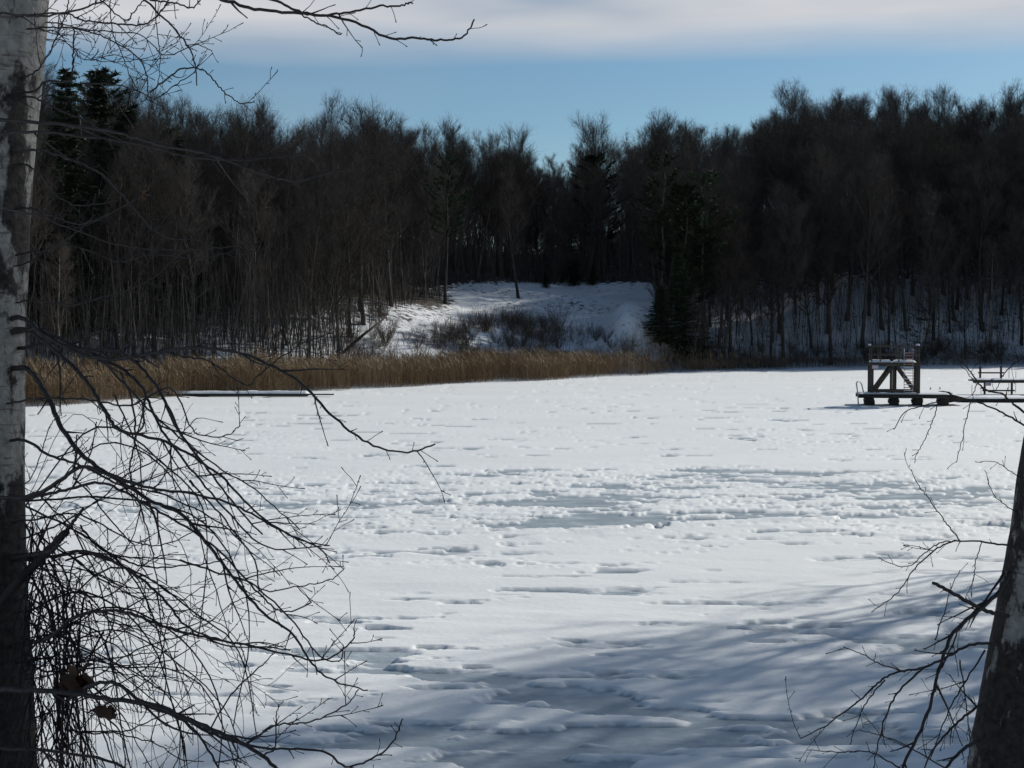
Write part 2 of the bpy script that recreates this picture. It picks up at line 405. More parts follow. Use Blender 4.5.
def bare_tree(seed,H,base=.38,spread=.26,nl=20,tw=.022,lean=0.,dens=1.,forks=1):
    r=random.Random(seed);rn=np.random.default_rng(seed)
    T=MB();C=MB()
    pts=[np.array([0,0,-.6])];d=np.array([lean,0,1.])
    n=10
    for i in range(n):
        d=unit(d+np.array([r.gauss(0,.035),r.gauss(0,.035),.03]));pts.append(pts[-1]+d*((H*.86+.6)/n))
    r0=H*.0105+.04
    rad=[r0*(1-.88*(i/n)**.9) for i in range(n+1)];rad[0]*=1.35
    tube(T,pts,rad,7)
    P=np.array(pts)
    def onp(t):
        f=t*n;i=min(int(f),n-1);return P[i]+(P[i+1]-P[i])*(f-i),r0*(1-.88*t**.9)
    st=[];ds=[]
    ang=r.random()*6
    for l in range(nl):
        t=base+(1-base)*(l+.5)/nl*.98+r.uniform(-.02,.02);t=min(t,.99);p,rr=onp(t);ang+=2.4+r.uniform(-.4,.4)
        up=.75+.75*(t-base)/(1-base)+r.uniform(-.15,.3)
        L=H*spread*(1.12-.42*((t-base)/(1-base))**1.5)*r.uniform(.75,1.2)
        dr=np.array([math.cos(ang),math.sin(ang),up])
        q,_=grow(p,dr,L,6,r,.14,.07)
        tube(C,q,[max(rr*.55,.03)*(1-.8*i/6) for i in range(7)],4,cap=False)
        Q=np.array(q)
        for b in range(int(7+L*1.1)):
            u=r.uniform(.2,1.)*6;i=min(int(u),5);pp=Q[i]+(Q[i+1]-Q[i])*(u-i);dd=unit(Q[i+1]-Q[i])
            L2=L*.42*r.uniform(.5,1.2)*(1.15-.5*u/6)
            q2,_=grow(pp,dd*.8+rvec(r)*.8+np.array([0,0,.35]),L2,3,r,.16,.08)
            tube(C,q2,[.028,.022,.016,.009],3,cap=False)
            for k in range(3):
                st.append(q2[k]+(q2[k+1]-q2[k])*r.random());ds.append(unit(q2[k+1]-q2[k]))
            st.append(q2[-1]);ds.append(unit(q2[-1]-q2[-2]))
            st.append(q2[-1]);ds.append(unit(q2[-1]-q2[-2]))
    st=np.array(st);ds=np.array(ds)
    st=np.repeat(st,2,0);ds=np.repeat(ds,2,0)
    P1,d1=twiglets(C,st,ds,H*.05,tw,rn,4,.16,.8)
    kk=int(3*dens)
    s2=np.concatenate([P1[:,rn.integers(1,4)]+0 for _ in range(kk)]);d2=np.tile(d1,(kk,1))
    twiglets(C,s2,d2,H*.030,tw*.7,rn,3,.2,1.)
    return T,C
def conifer(seed,H,wid=.2,base=.1,pine=False):
    r=random.Random(seed);rn=np.random.default_rng(seed);T=MB();C=MB()
    pts=[np.array([r.gauss(0,.02)*i,r.gauss(0,.02)*i,-.5+(H+.5)*i/8]) for i in range(9)]
    r0=H*.012+.03;tube(T,pts,[r0*(1-.93*i/8) for i in range(9)],7)
    z=H*base;a=0
    while z<H*.99:
        t=(z/H-base)/(1-base)
        rad=H*wid*((1-t)**.85 if not pine else (.35+.9*math.sin(math.pi*min(1,t*.8+.2))))*r.uniform(.75,1.15)
        rad=max(rad,.25)
        nb=7 if not pine else 5
        for b in range(nb):
            a+=2*math.pi/nb+r.uniform(-.3,.3);L=rad*r.uniform(.65,1.15)
            if pine and r.random()<.3: continue
            sl=(-.35+.8*t) if not pine else (.15+.5*t)
            p=np.array([0,0,z+r.uniform(-.15,.15)]);d0=np.array([math.cos(a),math.sin(a),sl])
            q,_=grow(p,d0,L,4,r,.06,.04 if not pine else .1)
            tube(C,q,[.035,.028,.02,.012,.006],3,cap=False)
            Q=np.array(q);m=int(16+L*26)
            u=rn.uniform(.15 if not pine else .45,1,m)*4;i=np.minimum(u.astype(int),3)
            s=Q[i]+(Q[i+1]-Q[i])*(u-i)[:,None]
            dir_=np.tile(unit(Q[-1]-Q[0]),(m,1))
            side=rn.normal(size=(m,3));side[:,2]=side[:,2]*.35-(.25 if not pine else -.3)
            dv=dir_*.7+side*.8;dv/=np.linalg.norm(dv,axis=1,keepdims=True)
            Ls=.42*rn.uniform(.6,1.4,m)*(1 if not pine else 1.0)
            P=np.stack([s,s+dv*(Ls*.5)[:,None],s+dv*Ls[:,None]+np.array([0,0,-.05])],1)
            ribbons(C,P,rn.uniform(.09,.17,m),rn.uniform(0,1,m),rn)
        z+=H*.027*r.uniform(.8,1.2)*(1.0 if not pine else 1.35)
    return T,C
def shrub(seed,H,n=26,wid=.5,tw=.018):
    r=random.Random(seed);rn=np.random.default_rng(seed);C=MB();st=[];ds=[]
    for i in range(n):
        a=r.random()*6.28;p=np.array([math.cos(a)*.25*r.random(),math.sin(a)*.25*r.random(),-.1])
        q,_=grow(p,(math.cos(a)*wid,math.sin(a)*wid,1),H*r.uniform(.6,1.05),5,r,.14,.05)
        tube(C,q,[.02,.017,.014,.011,.008,.005],3,cap=False)
        for k in range(1,5):
            for _ in range(3): st.append(q[k]+(q[k+1]-q[k])*r.random());ds.append(unit(q[k+1]-q[k]))
    st=np.array(st);ds=np.array(ds)
    P,d=twiglets(C,st,ds,H*.25,tw,rn,4,.12,.8)
    twiglets(C,P[:,2],d,H*.14,tw*.7,rn,3,.12,1);twiglets(C,P[:,3],d,H*.12,tw*.7,rn,3,.12,1)
    return C
def make_tree(name,TC,mt,mc,loc):
    e=empty(name,loc);T,C=TC;T.build('trunk',mt,e);C.build('crown',mc,e);return e
def copy_tree(src,name_loc_rot,scale):
    c=src.copy();COL.objects.link(c);c.location=name_loc_rot[0];c.rotation_euler=(0,0,name_loc_rot[1]);c.scale=scale
    for ch in src.children:
        k=ch.copy();COL.objects.link(k);k.parent=c
    return c
protos={}
oaks=[bare_tree(100+i,H,b,s,nl,dens=1) for i,(H,b,s,nl) in enumerate([(21,.32,.24,26),(23,.36,.21,26),(19,.24,.27,26),(22,.40,.22,22),(18,.28,.22,24),(24,.28,.24,28),(20,.2,.3,28)])]
slims=[bare_tree(140+i,H,b,s,nl,tw=.016,dens=1,lean=ln) for i,(H,b,s,nl,ln) in enumerate([(12,.3,.16,16,.03),(15,.45,.13,16,.0),(10,.25,.18,14,.07),(14,.4,.15,16,.22)])]
spr=[conifer(160+i,H,w_) for i,(H,w_) in enumerate([(20,.17),(17,.21),(14,.24)])]
pin=[conifer(170+i,H,w_,b_,True) for i,(H,w_,b_) in enumerate([(21,.15,.45),(18,.17,.3)])]

CLR=[ (346,345,0,22),(420,440,0,30)]
def in_clearing(x,y,s,z):
    px,py=proj(x,y,z)
    if y<100: return False
    if 455<px<655 and s<46 and py>283: return True
    if 345<px<=455 and s<13+(px-345)*.26: return True
    return False
# candidate positions
cand=[]
r=random.Random(5)
def section(x,y):
    px,py=proj(x,y,10)
    return 'left' if px<350 else('mid' if px<668 else 'right')
tries=0
pts=[];need=292
def sp(s): return 3.3 if s<25 else (4.6 if s<50 else 7)
xsr=np.array([r.uniform(-.40,.40) for _ in range(9000)]);yr=np.array([r.uniform(88,262) for _ in range(9000)])
xx=xsr*yr;ss=sdist(xx,yr);zz=ground(xx,yr)
order=list(range(9000))
for i in order:
    x,y,s,z=xx[i],yr[i],ss[i],zz[i]
    px,py=proj(x,y,z)
    s0=9 if px<690 else 4.5
    if s<s0 or s>88: continue
    if r.random()>math.exp(-(s-s0)/55): continue
    if in_clearing(x,y,s,z): continue
    d=sp(s)
    if any((x-a)**2+(y-b)**2<d*d for a,b,_,_ in pts): continue
    pts.append((x,y,z,s))
pts.sort(key=lambda p:p[3])
conif_px=[]
indiv=pts[:need];rest=pts[need:]
print('tree points',len(pts),'far individual s',indiv[-1][3])
GL={'left':'bare dark deciduous tree in the wood behind the reed bed on the left shore',
    'mid':'bare dark deciduous tree in the wood around the snowy clearing',
    'right':'bare dark deciduous tree on the snowy bank of the right far shore'}
GG={'left':'bare trees behind the reed bed','mid':'bare trees around the clearing','right':'bare trees on the right far bank'}
roots={}
def place(kind,x,y,z,rz,sc,label,cat,group=None,name='bare_tree',mats=('bark','twig')):
    key=kind
    if key not in roots:
        lst={'o':oaks,'s':slims,'f':spr,'p':pin}[kind[0]]
        e=make_tree(name,lst[int(kind[1:].split('_')[0])],M[mats[0]],M[mats[1]],(x,y,z));roots[key]=e
        e.rotation_euler=(0,0,rz);e.scale=sc
    else: e=copy_tree(roots[key],((x,y,z),rz),sc)
    e.rotation_euler=(random.gauss(0,.04),random.gauss(0,.04),rz)
    tag(e,label,cat)
    if group:e['group']=group
    elif 'group' in e.keys(): del e['group']
    return e
for i,(x,y,z,s) in enumerate(indiv):
    sec=section(x,y);px,py=proj(x,y,z)
    front= s<(17 if px<690 else 11)
    slim = front and r.random()<(.5 if px<690 else .6)
    k=r.uniform(.85,1.12)
    if sec=='right': k*=.86+.17*float(sst(690,900,px))
    if sec=='mid': k*=.90 if px>470 else .88
    if sec=='left' : k*=.80
    if px>700: k*=1-min(.10,(px-700)*.0003)
    if slim:
        pale=(sec=='left' and r.random()<.75) or r.random()<.15
        kk='s%d'%r.randrange(4)+('_pale' if pale else '');k*=1.12
        e=place(kk,x,y,z-.1,r.uniform(0,6.28),(k,k,k),('slender pale young tree' if pale else 'slender dark young tree')+{'left':' at the wood edge behind the left reeds','mid':' at the wood edge beside the snowy clearing','right':' at the foot of the right far bank'}[sec],'tree',
          ('pale' if pale else 'dark')+' young trees '+sec+' part of the far shore','young_tree',('palebark','paletwig') if pale else ('bark','twig'))
    else:
        e=place('o%d'%(r.randrange(7) if not(px>690 and s<30) else r.choice([0,1,1,3,3,0])),x,y,z-.1,r.uniform(0,6.28),(k,k,k*r.uniform(.9,1.1)),GL[sec],'tree',GG[sec])

# conifers, placed one by one
CON=[('f0',55,112,1.08,'tall dark spruce, leftmost of the conifers beside the birch trunk'),
('f1',80,118,1.02,'broad dark spruce, second conifer from the left on the skyline'),
('f0',112,124,1.08,'slim dark spruce, third conifer from the left on the skyline'),
('f1',132,122,1.12,'pointed dark spruce just right of the three leftmost conifers'),
('f2',165,128,1.25,'low dark spruce at the right end of the left conifer row'),
('p1',95,135,1.1,'dark pine behind the row of spruces on the left hill'),
('p0',662,173,1.0,'dark pine with its top above the wood, left of the tall spruce group'),
('p0',703,172,1.06,'tallest dark pine on the skyline right of centre'),
('p1',684,171,1.12,'dark pine just left of the tallest pine on the skyline'),
('f1',684,168,.8,'dark spruce in the wood right of the snowy mound'),
('f2',660,-347,.50,'young dark spruce at the foot of the snowy mound'),
('f2',546,-288,.15,'tiny dark spruce standing alone at the top left of the snowy clearing'),
('f2',574,-286,.22,'small dark spruce at the top of the clearing, left of its twin'),
('f2',592,-285,.20,'small dark spruce at the top right of the snowy clearing'),
('p1',372,160,.85,'dark pine in the wood left of the clearing'),
('p0',445,172,.85,'dark pine deep in the wood above the clearing'),
('p1',606,212,1.0,'dark pine deep in the wood above the right part of the clearing'),
('f1',563,214,.85,'dark spruce deep in the wood above the middle of the clearing')]
def findY(px,py,y0=120,y1=230):
    Ys=np.arange(y0,y1,.25);Xs=(px-512)/F*Ys;Zs=ground(Xs,Ys);s_=sdist(Xs,Ys);ppx,ppy=proj(Xs,Ys,Zs)
    ok=(s_>3)&(ppy<=py);i=int(np.argmax(ok)) if ok.any() else len(Ys)-1
    return float(Ys[i])
for kd,px,Y,k,lab in CON:
    if Y<0: Y=findY(px,-Y)
    x=(px-512)/F*Y;z=gz(x,Y)
    wk_=1.3 if (px<200 or px>600) and k>.55 else (1.0 if k>.55 else 1.55)
    place(kd,x,Y,z-.2*k,r.uniform(0,6.28),(k*wk_,k*wk_,k),lab,'pine' if kd[0]=='p' else 'spruce',None,'pine_tree' if kd[0]=='p' else 'spruce_tree',('bark','needle'))
Yq=findY(519,299);place('s3',(519-512)/F*Yq,Yq,gz(0,Yq)-.1,2.2,(1.25,1.25,1.3),'leaning dark tree standing alone at the upper left edge of the snowy clearing','tree',None,'bare_tree')

# the rest of the wood: one stuff object, trees instanced on points
src=bpy.data.collections.new('wood_sources')
backs=[bare_tree(180+i,H,b,s_,nl,tw=.03) for i,(H,b,s_,nl) in enumerate([(19,.06,.24,34),(21,.1,.2,34),(17,.04,.26,34)])]
for T,C in [oaks[0]]+backs:
    mb=MB();mb.v=T.v+C.v;mb.a=T.a+C.a
    fs=[];
    off=T.n
    mb.f=list(T.f)
    for q_ in C.f:
        mb.f.append(q_+off if isinstance(q_,np.ndarray) else [tuple(i+off for i in t) for t in q_])
    o=mb.build('wood_source',M['twig']);COL.objects.unlink(o);src.objects.link(o)
ps=[(p[0],p[1],p[2]) for p in rest]
cx=np.random.default_rng(9)
X=cx.uniform(-190,230,5200);Y=cx.uniform(10,330,5200);s_=sdist(X,Y);z_=ground(X,Y)
kept=[(p[0],p[1]) for p in pts]
for x,y,s,z in zip(X,Y,s_,z_):
    u=x/y
    if s<6 or s>120 or y<70 : continue
    if abs(u)<.42 and (s<26 or in_clearing(x,y,s,z)): continue
    if y<100 and x>0: continue
    if any((x-a)**2+(y-b)**2<(20 if s<90 else 30) for a,b in kept): continue
    kept.append((x,y));ps.append((x,y,z-.2))
print('stuff trees',len(ps))
me=bpy.data.meshes.new('distant_wood');me.from_pydata(ps,[],[])
PA=np.array(ps);pxs,_=proj(PA[:,0],PA[:,1],PA[:,2]);scv=np.where(pxs<350,.90,np.where(pxs<668,.95,.80+.26*sst(668,900,pxs)))*np.random.default_rng(3).uniform(.88,1.12,len(PA))
aa=me.attributes.new('sc','FLOAT','POINT');aa.data.foreach_set('value',scv.astype(np.float32))
wo=bpy.data.objects.new('distant_wood',me);COL.objects.link(wo)
tag(wo,'mass of bare dark trees filling the wood behind the shoreline trees','wood',kind='stuff')
ng=bpy.data.node_groups.new('scatter','GeometryNodeTree')
ng.interface.new_socket('Geometry',in_out='INPUT',socket_type='NodeSocketGeometry');ng.interface.new_socket('Geometry',in_out='OUTPUT',socket_type='NodeSocketGeometry')
gi=ng.nodes.new('NodeGroupInput');go=ng.nodes.new('NodeGroupOutput');ip=ng.nodes.new('GeometryNodeInstanceOnPoints')
ci=ng.nodes.new('GeometryNodeCollectionInfo');ci.inputs[0].default_value=src;ci.inputs['Separate Children'].default_value=True;ci.inputs['Reset Children'].default_value=True
ip.inputs['Pick Instance'].default_value=True
rv=ng.nodes.new('FunctionNodeRandomValue');rv.data_type='FLOAT_VECTOR';rv.inputs[0].default_value=(0,0,0);rv.inputs[1].default_value=(0,0,6.28)
rs=ng.nodes.new('GeometryNodeInputNamedAttribute');rs.data_type='FLOAT';rs.inputs['Name'].default_value='sc'
L_=ng.links.new
L_(gi.outputs[0],ip.inputs['Points']);L_(ci.outputs[0],ip.inputs['Instance']);L_(rv.outputs[0],ip.inputs['Rotation']);L_(rs.outputs['Attribute'],ip.inputs['Scale']);L_(ip.outputs[0],go.inputs[0])
md=wo.modifiers.new('scatter','NODES');md.node_group=ng
wo.data.materials.append(M['twig'])

# trees on the near right bank (their shade lies over the front of the ice)
for j,(x,y,kd,k) in enumerate([(20.5,38,'o2',1.1),(19.6,32,'o4',1.1),(24,33,'o5',1.0),(28.5,36,'o6',1.1),(27,28.5,'o1',1.0),(18,23,'o6',.8),(34,35,'o6',1.15),(30.5,32.5,'o2',1.1),(24.5,30,'o6',1.0),(22,23.5,'o5',.9)]):
    place(kd,x,y,gz(x,y)-.1,j*1.3,(k,k,k),'bare tree on the near right bank shading the front of the ice','tree','bare trees on the near right bank')

# shrubs
shr=[shrub(200+i,H,n) for i,(H,n) in enumerate([(3.0,30),(2.2,26),(3.8,26)])]
sroots={}
def place_shrub(k,px,Y,sc,label,group=None,dz=0):
    x=(px-512)/F*Y;z=gz(x,Y)-.05+dz
    if k not in sroots:
        e=shr[k].build('bare_shrub',M['brush']);sroots[k]=e
    else: e=sroots[k].copy();COL.objects.link(e)
    e.location=(x,Y,z);e.rotation_euler=(0,0,r.uniform(0,6));e.scale=(sc,sc,sc*r.uniform(.85,1.1));tag(e,label,'shrub')
    if group:e['group']=group
    elif 'group' in e.keys(): del e['group']
for i in range(30):
    px=r.uniform(352,612);py=r.uniform(328 if px<560 else 338,349)
    if px<440: py=r.uniform(338,350)
    place_shrub(r.randrange(3),px,findY(px,py),r.uniform(.45,.95),'grey brown leafless shrub in the thicket between the reeds and the snowy clearing','shrubs of the thicket behind the reeds')
place_shrub(0,640,152,.9,'lone leafless shrub on the snow slope in front of the mound')
place_shrub(2,628,160,.8,'leafless shrub higher on the side of the snowy mound')
place_shrub(1,383,150,.9,'leafless shrub at the wood edge above the left end of the clearing')
for i in range(44):
    px=r.uniform(655,1040)
    Y=findY(px,r.uniform(352,366) if px>700 else r.uniform(350,362))
    place_shrub(r.randrange(3),px,Y,r.uniform(.5,.95),'leafless shrub along the foot of the right far bank','shrubs along the right far shore')

# reed bed (stuff)
def reeds(name,n,srange,urange,hmul,tone0,label,seed,wid=.016,thin=None,mat='reed'):
    rn=np.random.default_rng(seed);mb=MB()
    U=rn.uniform(urange[0],urange[1],n*7);Yy=rn.uniform(78,200,n*7);Xx=U*Yy;s=sdist(Xx,Yy)
    edge=(fbm(Xx/5,Yy/5,61)-.5)*3.0+(fbm(Xx/1.3,Yy/1.3,65)-.5)*1.2
    dens=fbm(Xx/3.5,Yy/3.5,62)
    ok=(s>srange[0]+edge)&(s<srange[1]+edge*.6)&(dens+.25>rn.uniform(0,.8,n*7))
    if thin is not None: ok&=rn.uniform(0,1,n*7)<thin(Xx,Yy)
    Xx=Xx[ok][:n];Yy=Yy[ok][:n];s=s[ok][:n];m=len(Xx)
    Z=np.maximum(ground(Xx,Yy),0)-.05
    h=hmul*(.78+.95*fbm(Xx/3.5,Yy/3.5,63))*rn.uniform(.72,1.12,m)
    lean=rn.normal(size=(m,2))*.09*h[:,None]+np.array([-.10,-.02])
    b=np.stack([Xx,Yy,Z],1);t=b+np.stack([lean[:,0],lean[:,1],h],1);mid=(b+t)/2-np.stack([lean[:,0]*.15,lean[:,1]*.15,0*h],1)
    tone=np.clip(rn.normal(.45,.18,m)+(fbm(Xx/2,Yy/2,64)-.5)*.7+tone0,0,1)
    ribbons(mb,np.stack([b,mid,t],1),np.full(m,wid),tone,rn)
    # seed plume
    k=rn.uniform(0,1,m)<.7;tt=t[k];mm=k.sum();dr=np.stack([rn.normal(-.12,.1,mm),rn.normal(0,.08,mm),np.full(mm,.28)],1)
    P=np.stack([tt-dr*.6,tt,tt+dr*.7],1);ribbons(mb,P,np.full(mm,.045),np.clip(tone[k]+.12,0,1),rn)
    # leaves
    for q_ in range(2):
        f=rn.uniform(.2,.8,m)[:,None];sp_=b+(t-b)*f;d=np.stack([rn.normal(size=m)*.25,rn.normal(size=m)*.25,np.full(m,.4)],1)
        e2=sp_+d;e3=e2+np.stack([d[:,0]*.9,d[:,1]*.9,d[:,2]*-.1],1)
        ribbons(mb,np.stack([sp_,e2,e3],1),np.full(m,.016),np.clip(tone-.08,0,1),rn)
    o=mb.build(name,M[mat],smooth=False);tag(o,label,'reeds',kind='stuff');return o
def th(X,Y):
    px=512+F*X/Y;return 1-.95*sst(560,685,px)
reeds('reed_bed',70000,(0,8),(-.45,.20),1.75,.17,'dense bed of tall dry golden brown reeds along the left and middle shore',301,thin=th)
reeds('dry_grass',15000,(.2,7),(.095,.42),.95,-.27,'thin dark dry grass along the foot of the right far shore',302,wid=.014,mat='brush')

# undergrowth of thin stems through the woods (stuff)
rn=np.random.default_rng(77);n=17000
U=rn.uniform(-.44,.44,n*3);Yy=rn.uniform(86,235,n*3);Xx=U*Yy;s=sdist(Xx,Yy);Z=ground(Xx,Yy);PX,PY=proj(Xx,Yy,Z)
clr=((PX>440)&(PX<655)&(s<42))|((PX>345)&(PX<=440)&(s<11+(PX-345)*.24))
ok=(s>np.where(PX<690,7,3))&(s<80)&~clr&(rn.uniform(0,1,n*3)<np.exp(-np.abs(s-22)/45))&(rn.uniform(0,1,n*3)<np.where(s<22,np.where(PX>690,.8,.5),1))
Xx,Yy,Z=Xx[ok][:n],Yy[ok][:n],Z[ok][:n];m=len(Xx)
h=rn.uniform(1.2,6.,m)*rn.uniform(.5,1,m)*np.where(sdist(Xx,Yy)>24,1.6,1)
b=np.stack([Xx,Yy,Z-.1],1);P=[b]
ln=rn.normal(size=(m,3))*.14;ln[:,2]=1
for k in range(4):
    ln=ln+rn.normal(size=(m,3))*.10;P.append(P[-1]+ln*(h/4)[:,None])
mb=MB();ribbons(mb,np.stack(P,1),h*.007+.008,rn.uniform(0,1,m),rn)
for rep in range(9):
    k=rn.integers(1,5);st=P[k]-(P[k]-P[k-1])*rn.uniform(0,1,m)[:,None];dd=rn.normal(size=(m,3))*.7;dd[:,2]=np.abs(dd[:,2])*.6+.5
    twiglets(mb,st,dd/np.linalg.norm(dd,axis=1,keepdims=True),.9,.013,rn,3,.15,.5)
o=mb.build('undergrowth',M['twig'],smooth=False);tag(o,'thin leafless saplings and undergrowth under the trees of the far shore','undergrowth',kind='stuff')

# stand of thin young trunks (stuff)
def stems(name,n,smin,smax,hr,wr,seed,label,mat,accept,lean=.085,side=10,sl=1.1,tw=.013,ur=(-.44,.44)):
    rn=np.random.default_rng(seed);K=n*8
    U=rn.uniform(*ur,K);Yy=rn.uniform(86,250,K);Xx=U*Yy;s=sdist(Xx,Yy);Z=ground(Xx,Yy);PX,PY=proj(Xx,Yy,Z)
    ok=(s>smin)&(s<smax)&accept(PX,PY,s,rn.uniform(0,1,K),Xx,Yy)
    Xx,Yy,Z=Xx[ok][:n],Yy[ok][:n],Z[ok][:n];m=len(Xx);h=rn.uniform(*hr,m)*rn.uniform(.6,1,m)
    P=[np.stack([Xx,Yy,Z-.15],1)];ln=rn.normal(size=(m,3))*lean;ln[:,2]=1
    for k in range(5):
        ln=ln+rn.normal(size=(m,3))*lean*.5;ln[:,2]=1;P.append(P[-1]+ln*(h/5)[:,None])
    mb=MB();W=rn.uniform(*wr,m)
    ribbons(mb,np.stack(P,1),W,rn.uniform(0,1,m),rn);
    for rep in range(side):
        lo=1 if hr[1]<4 else 2
        k=rn.integers(lo,6,m);A=np.stack(P,1);ii=np.arange(m);st=A[ii,k]-(A[ii,k]-A[ii,k-1])*rn.uniform(0,1,m)[:,None]
        dd=rn.normal(size=(m,3))*.6;dd[:,2]=np.abs(dd[:,2])*.5+.6
        Q,dq=twiglets(mb,st,dd/np.linalg.norm(dd,axis=1,keepdims=True),sl,tw,rn,4,.15,.4)
        twiglets(mb,Q[:,2],dq,sl*.5,tw*.8,rn,3,.15,.8)
    o=mb.build(name,M[mat],smooth=False);tag(o,label,name.replace('_',' '),kind='stuff');return o
def acc(PX,PY,s,q,X,Y):
    c=((PX>440)&(PX<655)&(PY>284))|((PX>345)&(PX<=440)&(s<11+(PX-345)*.24))
    d=np.where(PX<440,np.exp(-np.maximum(s-8,0)/40),np.where(PX<655,.9,np.exp(-np.maximum(s-5,0)/26)*.5))
    return ~c&(q<d*.8)&(s>np.where(PX<690,7.5,4.5))
stems('young_wood',9000,4,130,(5,13),(.05,.13),501,'dense young wood of thin bare trunks between the larger trees of the far shore','bark',acc)
def acc2(PX,PY,s,q,X,Y):
    up=np.interp(PX,[350,430,520,560,610],[338,330,318,322,338]);n_=fbm(X/3.5,Y/3.5,88)
    return (PX>348)&(PX<612)&(PY>up)&(s>7)&(q<sst(.35,.55,n_)*np.where(PX<560,1,.5))
stems('low_scrub',6500,6,45,(.8,2.6),(.022,.04),502,'low tangled grey brown scrub at the foot of the snowy clearing behind the reeds','brush',acc2,lean=.25,side=8,sl=.6,tw=.02,ur=(-.13,.09))
# leaning dead trunk behind the reeds
mb=MB();p=at(338,357,133);q_=at(386,317,137);tube(mb,[p,p*.5+q_*.5+np.array([0,0,.1]),q_],[.17,.14,.08],7)
tag(mb.build('fallen_trunk',M['bark']),'dark dead trunk leaning over the reeds at the left end of the thicket','dead trunk')
# leaning tree left of the clearing top
# ------------------------------------------------------------------ diving tower and jetty
TY=92.8;PXM=F/TY
def tx(px): return (px-512)/F*TY
def tz(py,Y=TY): return at(512,py,Y)[2]
ICE=.1
jx0,jx1=tx(859.5),tx(948);jt=tz(393.2);jw=2.1
J=empty('jetty',((jx0+jx1)/2,TY+jw/2,0));jc=np.array(J.location)
mb=MB()
for i in range(40):
    x=jx0+(i+.5)*(jx1-jx0)/40;box(mb,np.array([x,TY+jw/2,jt-.09])-jc,((jx1-jx0)/40-.012,jw,.05))
mb.build('deck',M['wood'],J,False)
mb=MB();
for yy in(.06,jw-.06): box(mb,np.array([(jx0+jx1)/2,TY+yy,jt-.23])-jc,(jx1-jx0,.10,.20))
mb.build('side_beam',M['wooddark'],J,False)
for a,b_ in((867,876),(891.5,900),(914.5,923),(939,948)):
    mb=MB();xa,xb=tx(a),tx(b_);w_=xb-xa
    for l in range(4):
        zc=jt-.42-l*.13
        ww=w_*(1.06-.12*abs(l-1.2)+random.uniform(-.03,.03));
        box(mb,np.array([(xa+xb)/2+random.uniform(-.02,.02),TY+jw/2,zc])-jc,(ww,jw-.3-.06*(l%2),.125),bev=.02)
    mb.build('pier',M['wooddark'],J,False)
def snowcap(name,par,pc,x0,x1,y0,y1,z,th_=.09,seed=1,side=.02):
    nx=max(6,int((x1-x0)/.12));ny=max(4,int((y1-y0)/.15))
    X,Y=np.meshgrid(np.linspace(x0-side,x1+side,nx),np.linspace(y0-side,y1+side,ny))
    e=np.minimum(np.minimum(np.arange(nx),np.arange(nx)[::-1])[None,:]*1.,np.minimum(np.arange(ny),np.arange(ny)[::-1])[:,None]*1.)
    Z=z+np.where(e<1,-.005,th_*(.75+.6*(fbm(X*1.3+seed*7,Y*1.3,seed)-.3)))
    mb=MB();i=np.arange(ny*nx).reshape(ny,nx);f=np.stack([i[:-1,:-1],i[:-1,1:],i[1:,1:],i[1:,:-1]],-1).reshape(-1,4)
    mb.addarr(np.stack([X,Y,Z],-1).reshape(-1,3)-np.asarray(pc),f,np.zeros(nx*ny));return mb.build(name,M['snow'],par)
snowcap('snow_cover',J,jc,jx0,jx1,TY,TY+jw,jt-.06,.10,3)
tag(J,'low dark timber jetty on four log piers with snow on its deck','jetty')
# swim ladder
mb=MB();xa=tx(859.2);e=empty('swim_ladder',(xa,TY-.08,0));ec=np.array(e.location);tag(e,'bent steel swim ladder at the left end of the jetty','ladder');LADDER=e
for yy in(-.0,.45):
    mb=MB();top=tz(381.8);pp=[(xa+.05,0,.05),(xa-.02,0,tz(392)),(xa-.10,0,tz(383.5)),(xa-.02,0,top),(xa+.14,0,top-.03),(xa+.24,0,tz(384.5)),(xa+.38,0,jt)]
    tube(mb,[np.array([p_[0],TY-.08+yy,p_[2]])-ec for p_ in pp],.024,6);mb.build('side_rail',M['steel'],e)
for k in range(3):
    mb=MB();zz_=.25+k*.25;tube(mb,[np.array([xa+.03,TY-.08,zz_])-ec,np.array([xa+.03,TY+.37,zz_])-ec],.018,6);mb.build('rung',M['steel'],e)
# tower
D0=TY+.25;DW=1.5
T=empty('diving_tower',(tx(895),D0+DW/2,jt));tc_=np.array(T.location)
tag(T,'dark timber diving tower with railings and a red and white ladder, standing on the jetty','diving tower')
def part(name,fn,mat='wood'):
    mb=MB();fn(mb)
    mb.v=[v-tc_ for v in mb.v];return mb.build(name,M[mat],T,False)
pz=tz(362.8);bz=jt+.02;rt=tz(345.6)
xl,xr=tx(872.8),tx(918.2);xm1,xm2=tx(894),tx(896.9)
for yy in(0,DW):
    for x,top in((xl,rt),(xr,rt)):
        part('post',lambda mb:(box(mb,(x,D0+yy,(bz+pz)/2),(.24 if x==xl else .22,.2,pz-bz)),box(mb,(x-.05*(x==xl)+.03,D0+yy,(pz+top)/2+.01),(.09,.09,top-pz))),'wood')
    part('post',lambda mb:beam(mb,(xm1,D0+yy,bz),(xm1,D0+yy,pz-.1),.14,.14))
    part('cross_beam',lambda mb:box(mb,((xl+xr)/2,D0+yy,bz+.10),(xr-xl-.25,.16,.16)))
    part('cross_beam',lambda mb:box(mb,((xl+xr)/2,D0+yy+.005,pz-.13),(xr-xl-.25,.18,.2)))
    part('diagonal_brace',lambda mb:beam(mb,(tx(876.6),D0+yy+.01,bz+.2),(tx(892.8),D0+yy+.01,pz-.25),.13,.20))
    part('diagonal_brace',lambda mb:beam(mb,(tx(898.2),D0+yy+.01,pz-.25),(tx(915),D0+yy+.01,bz+.2),.13,.17))
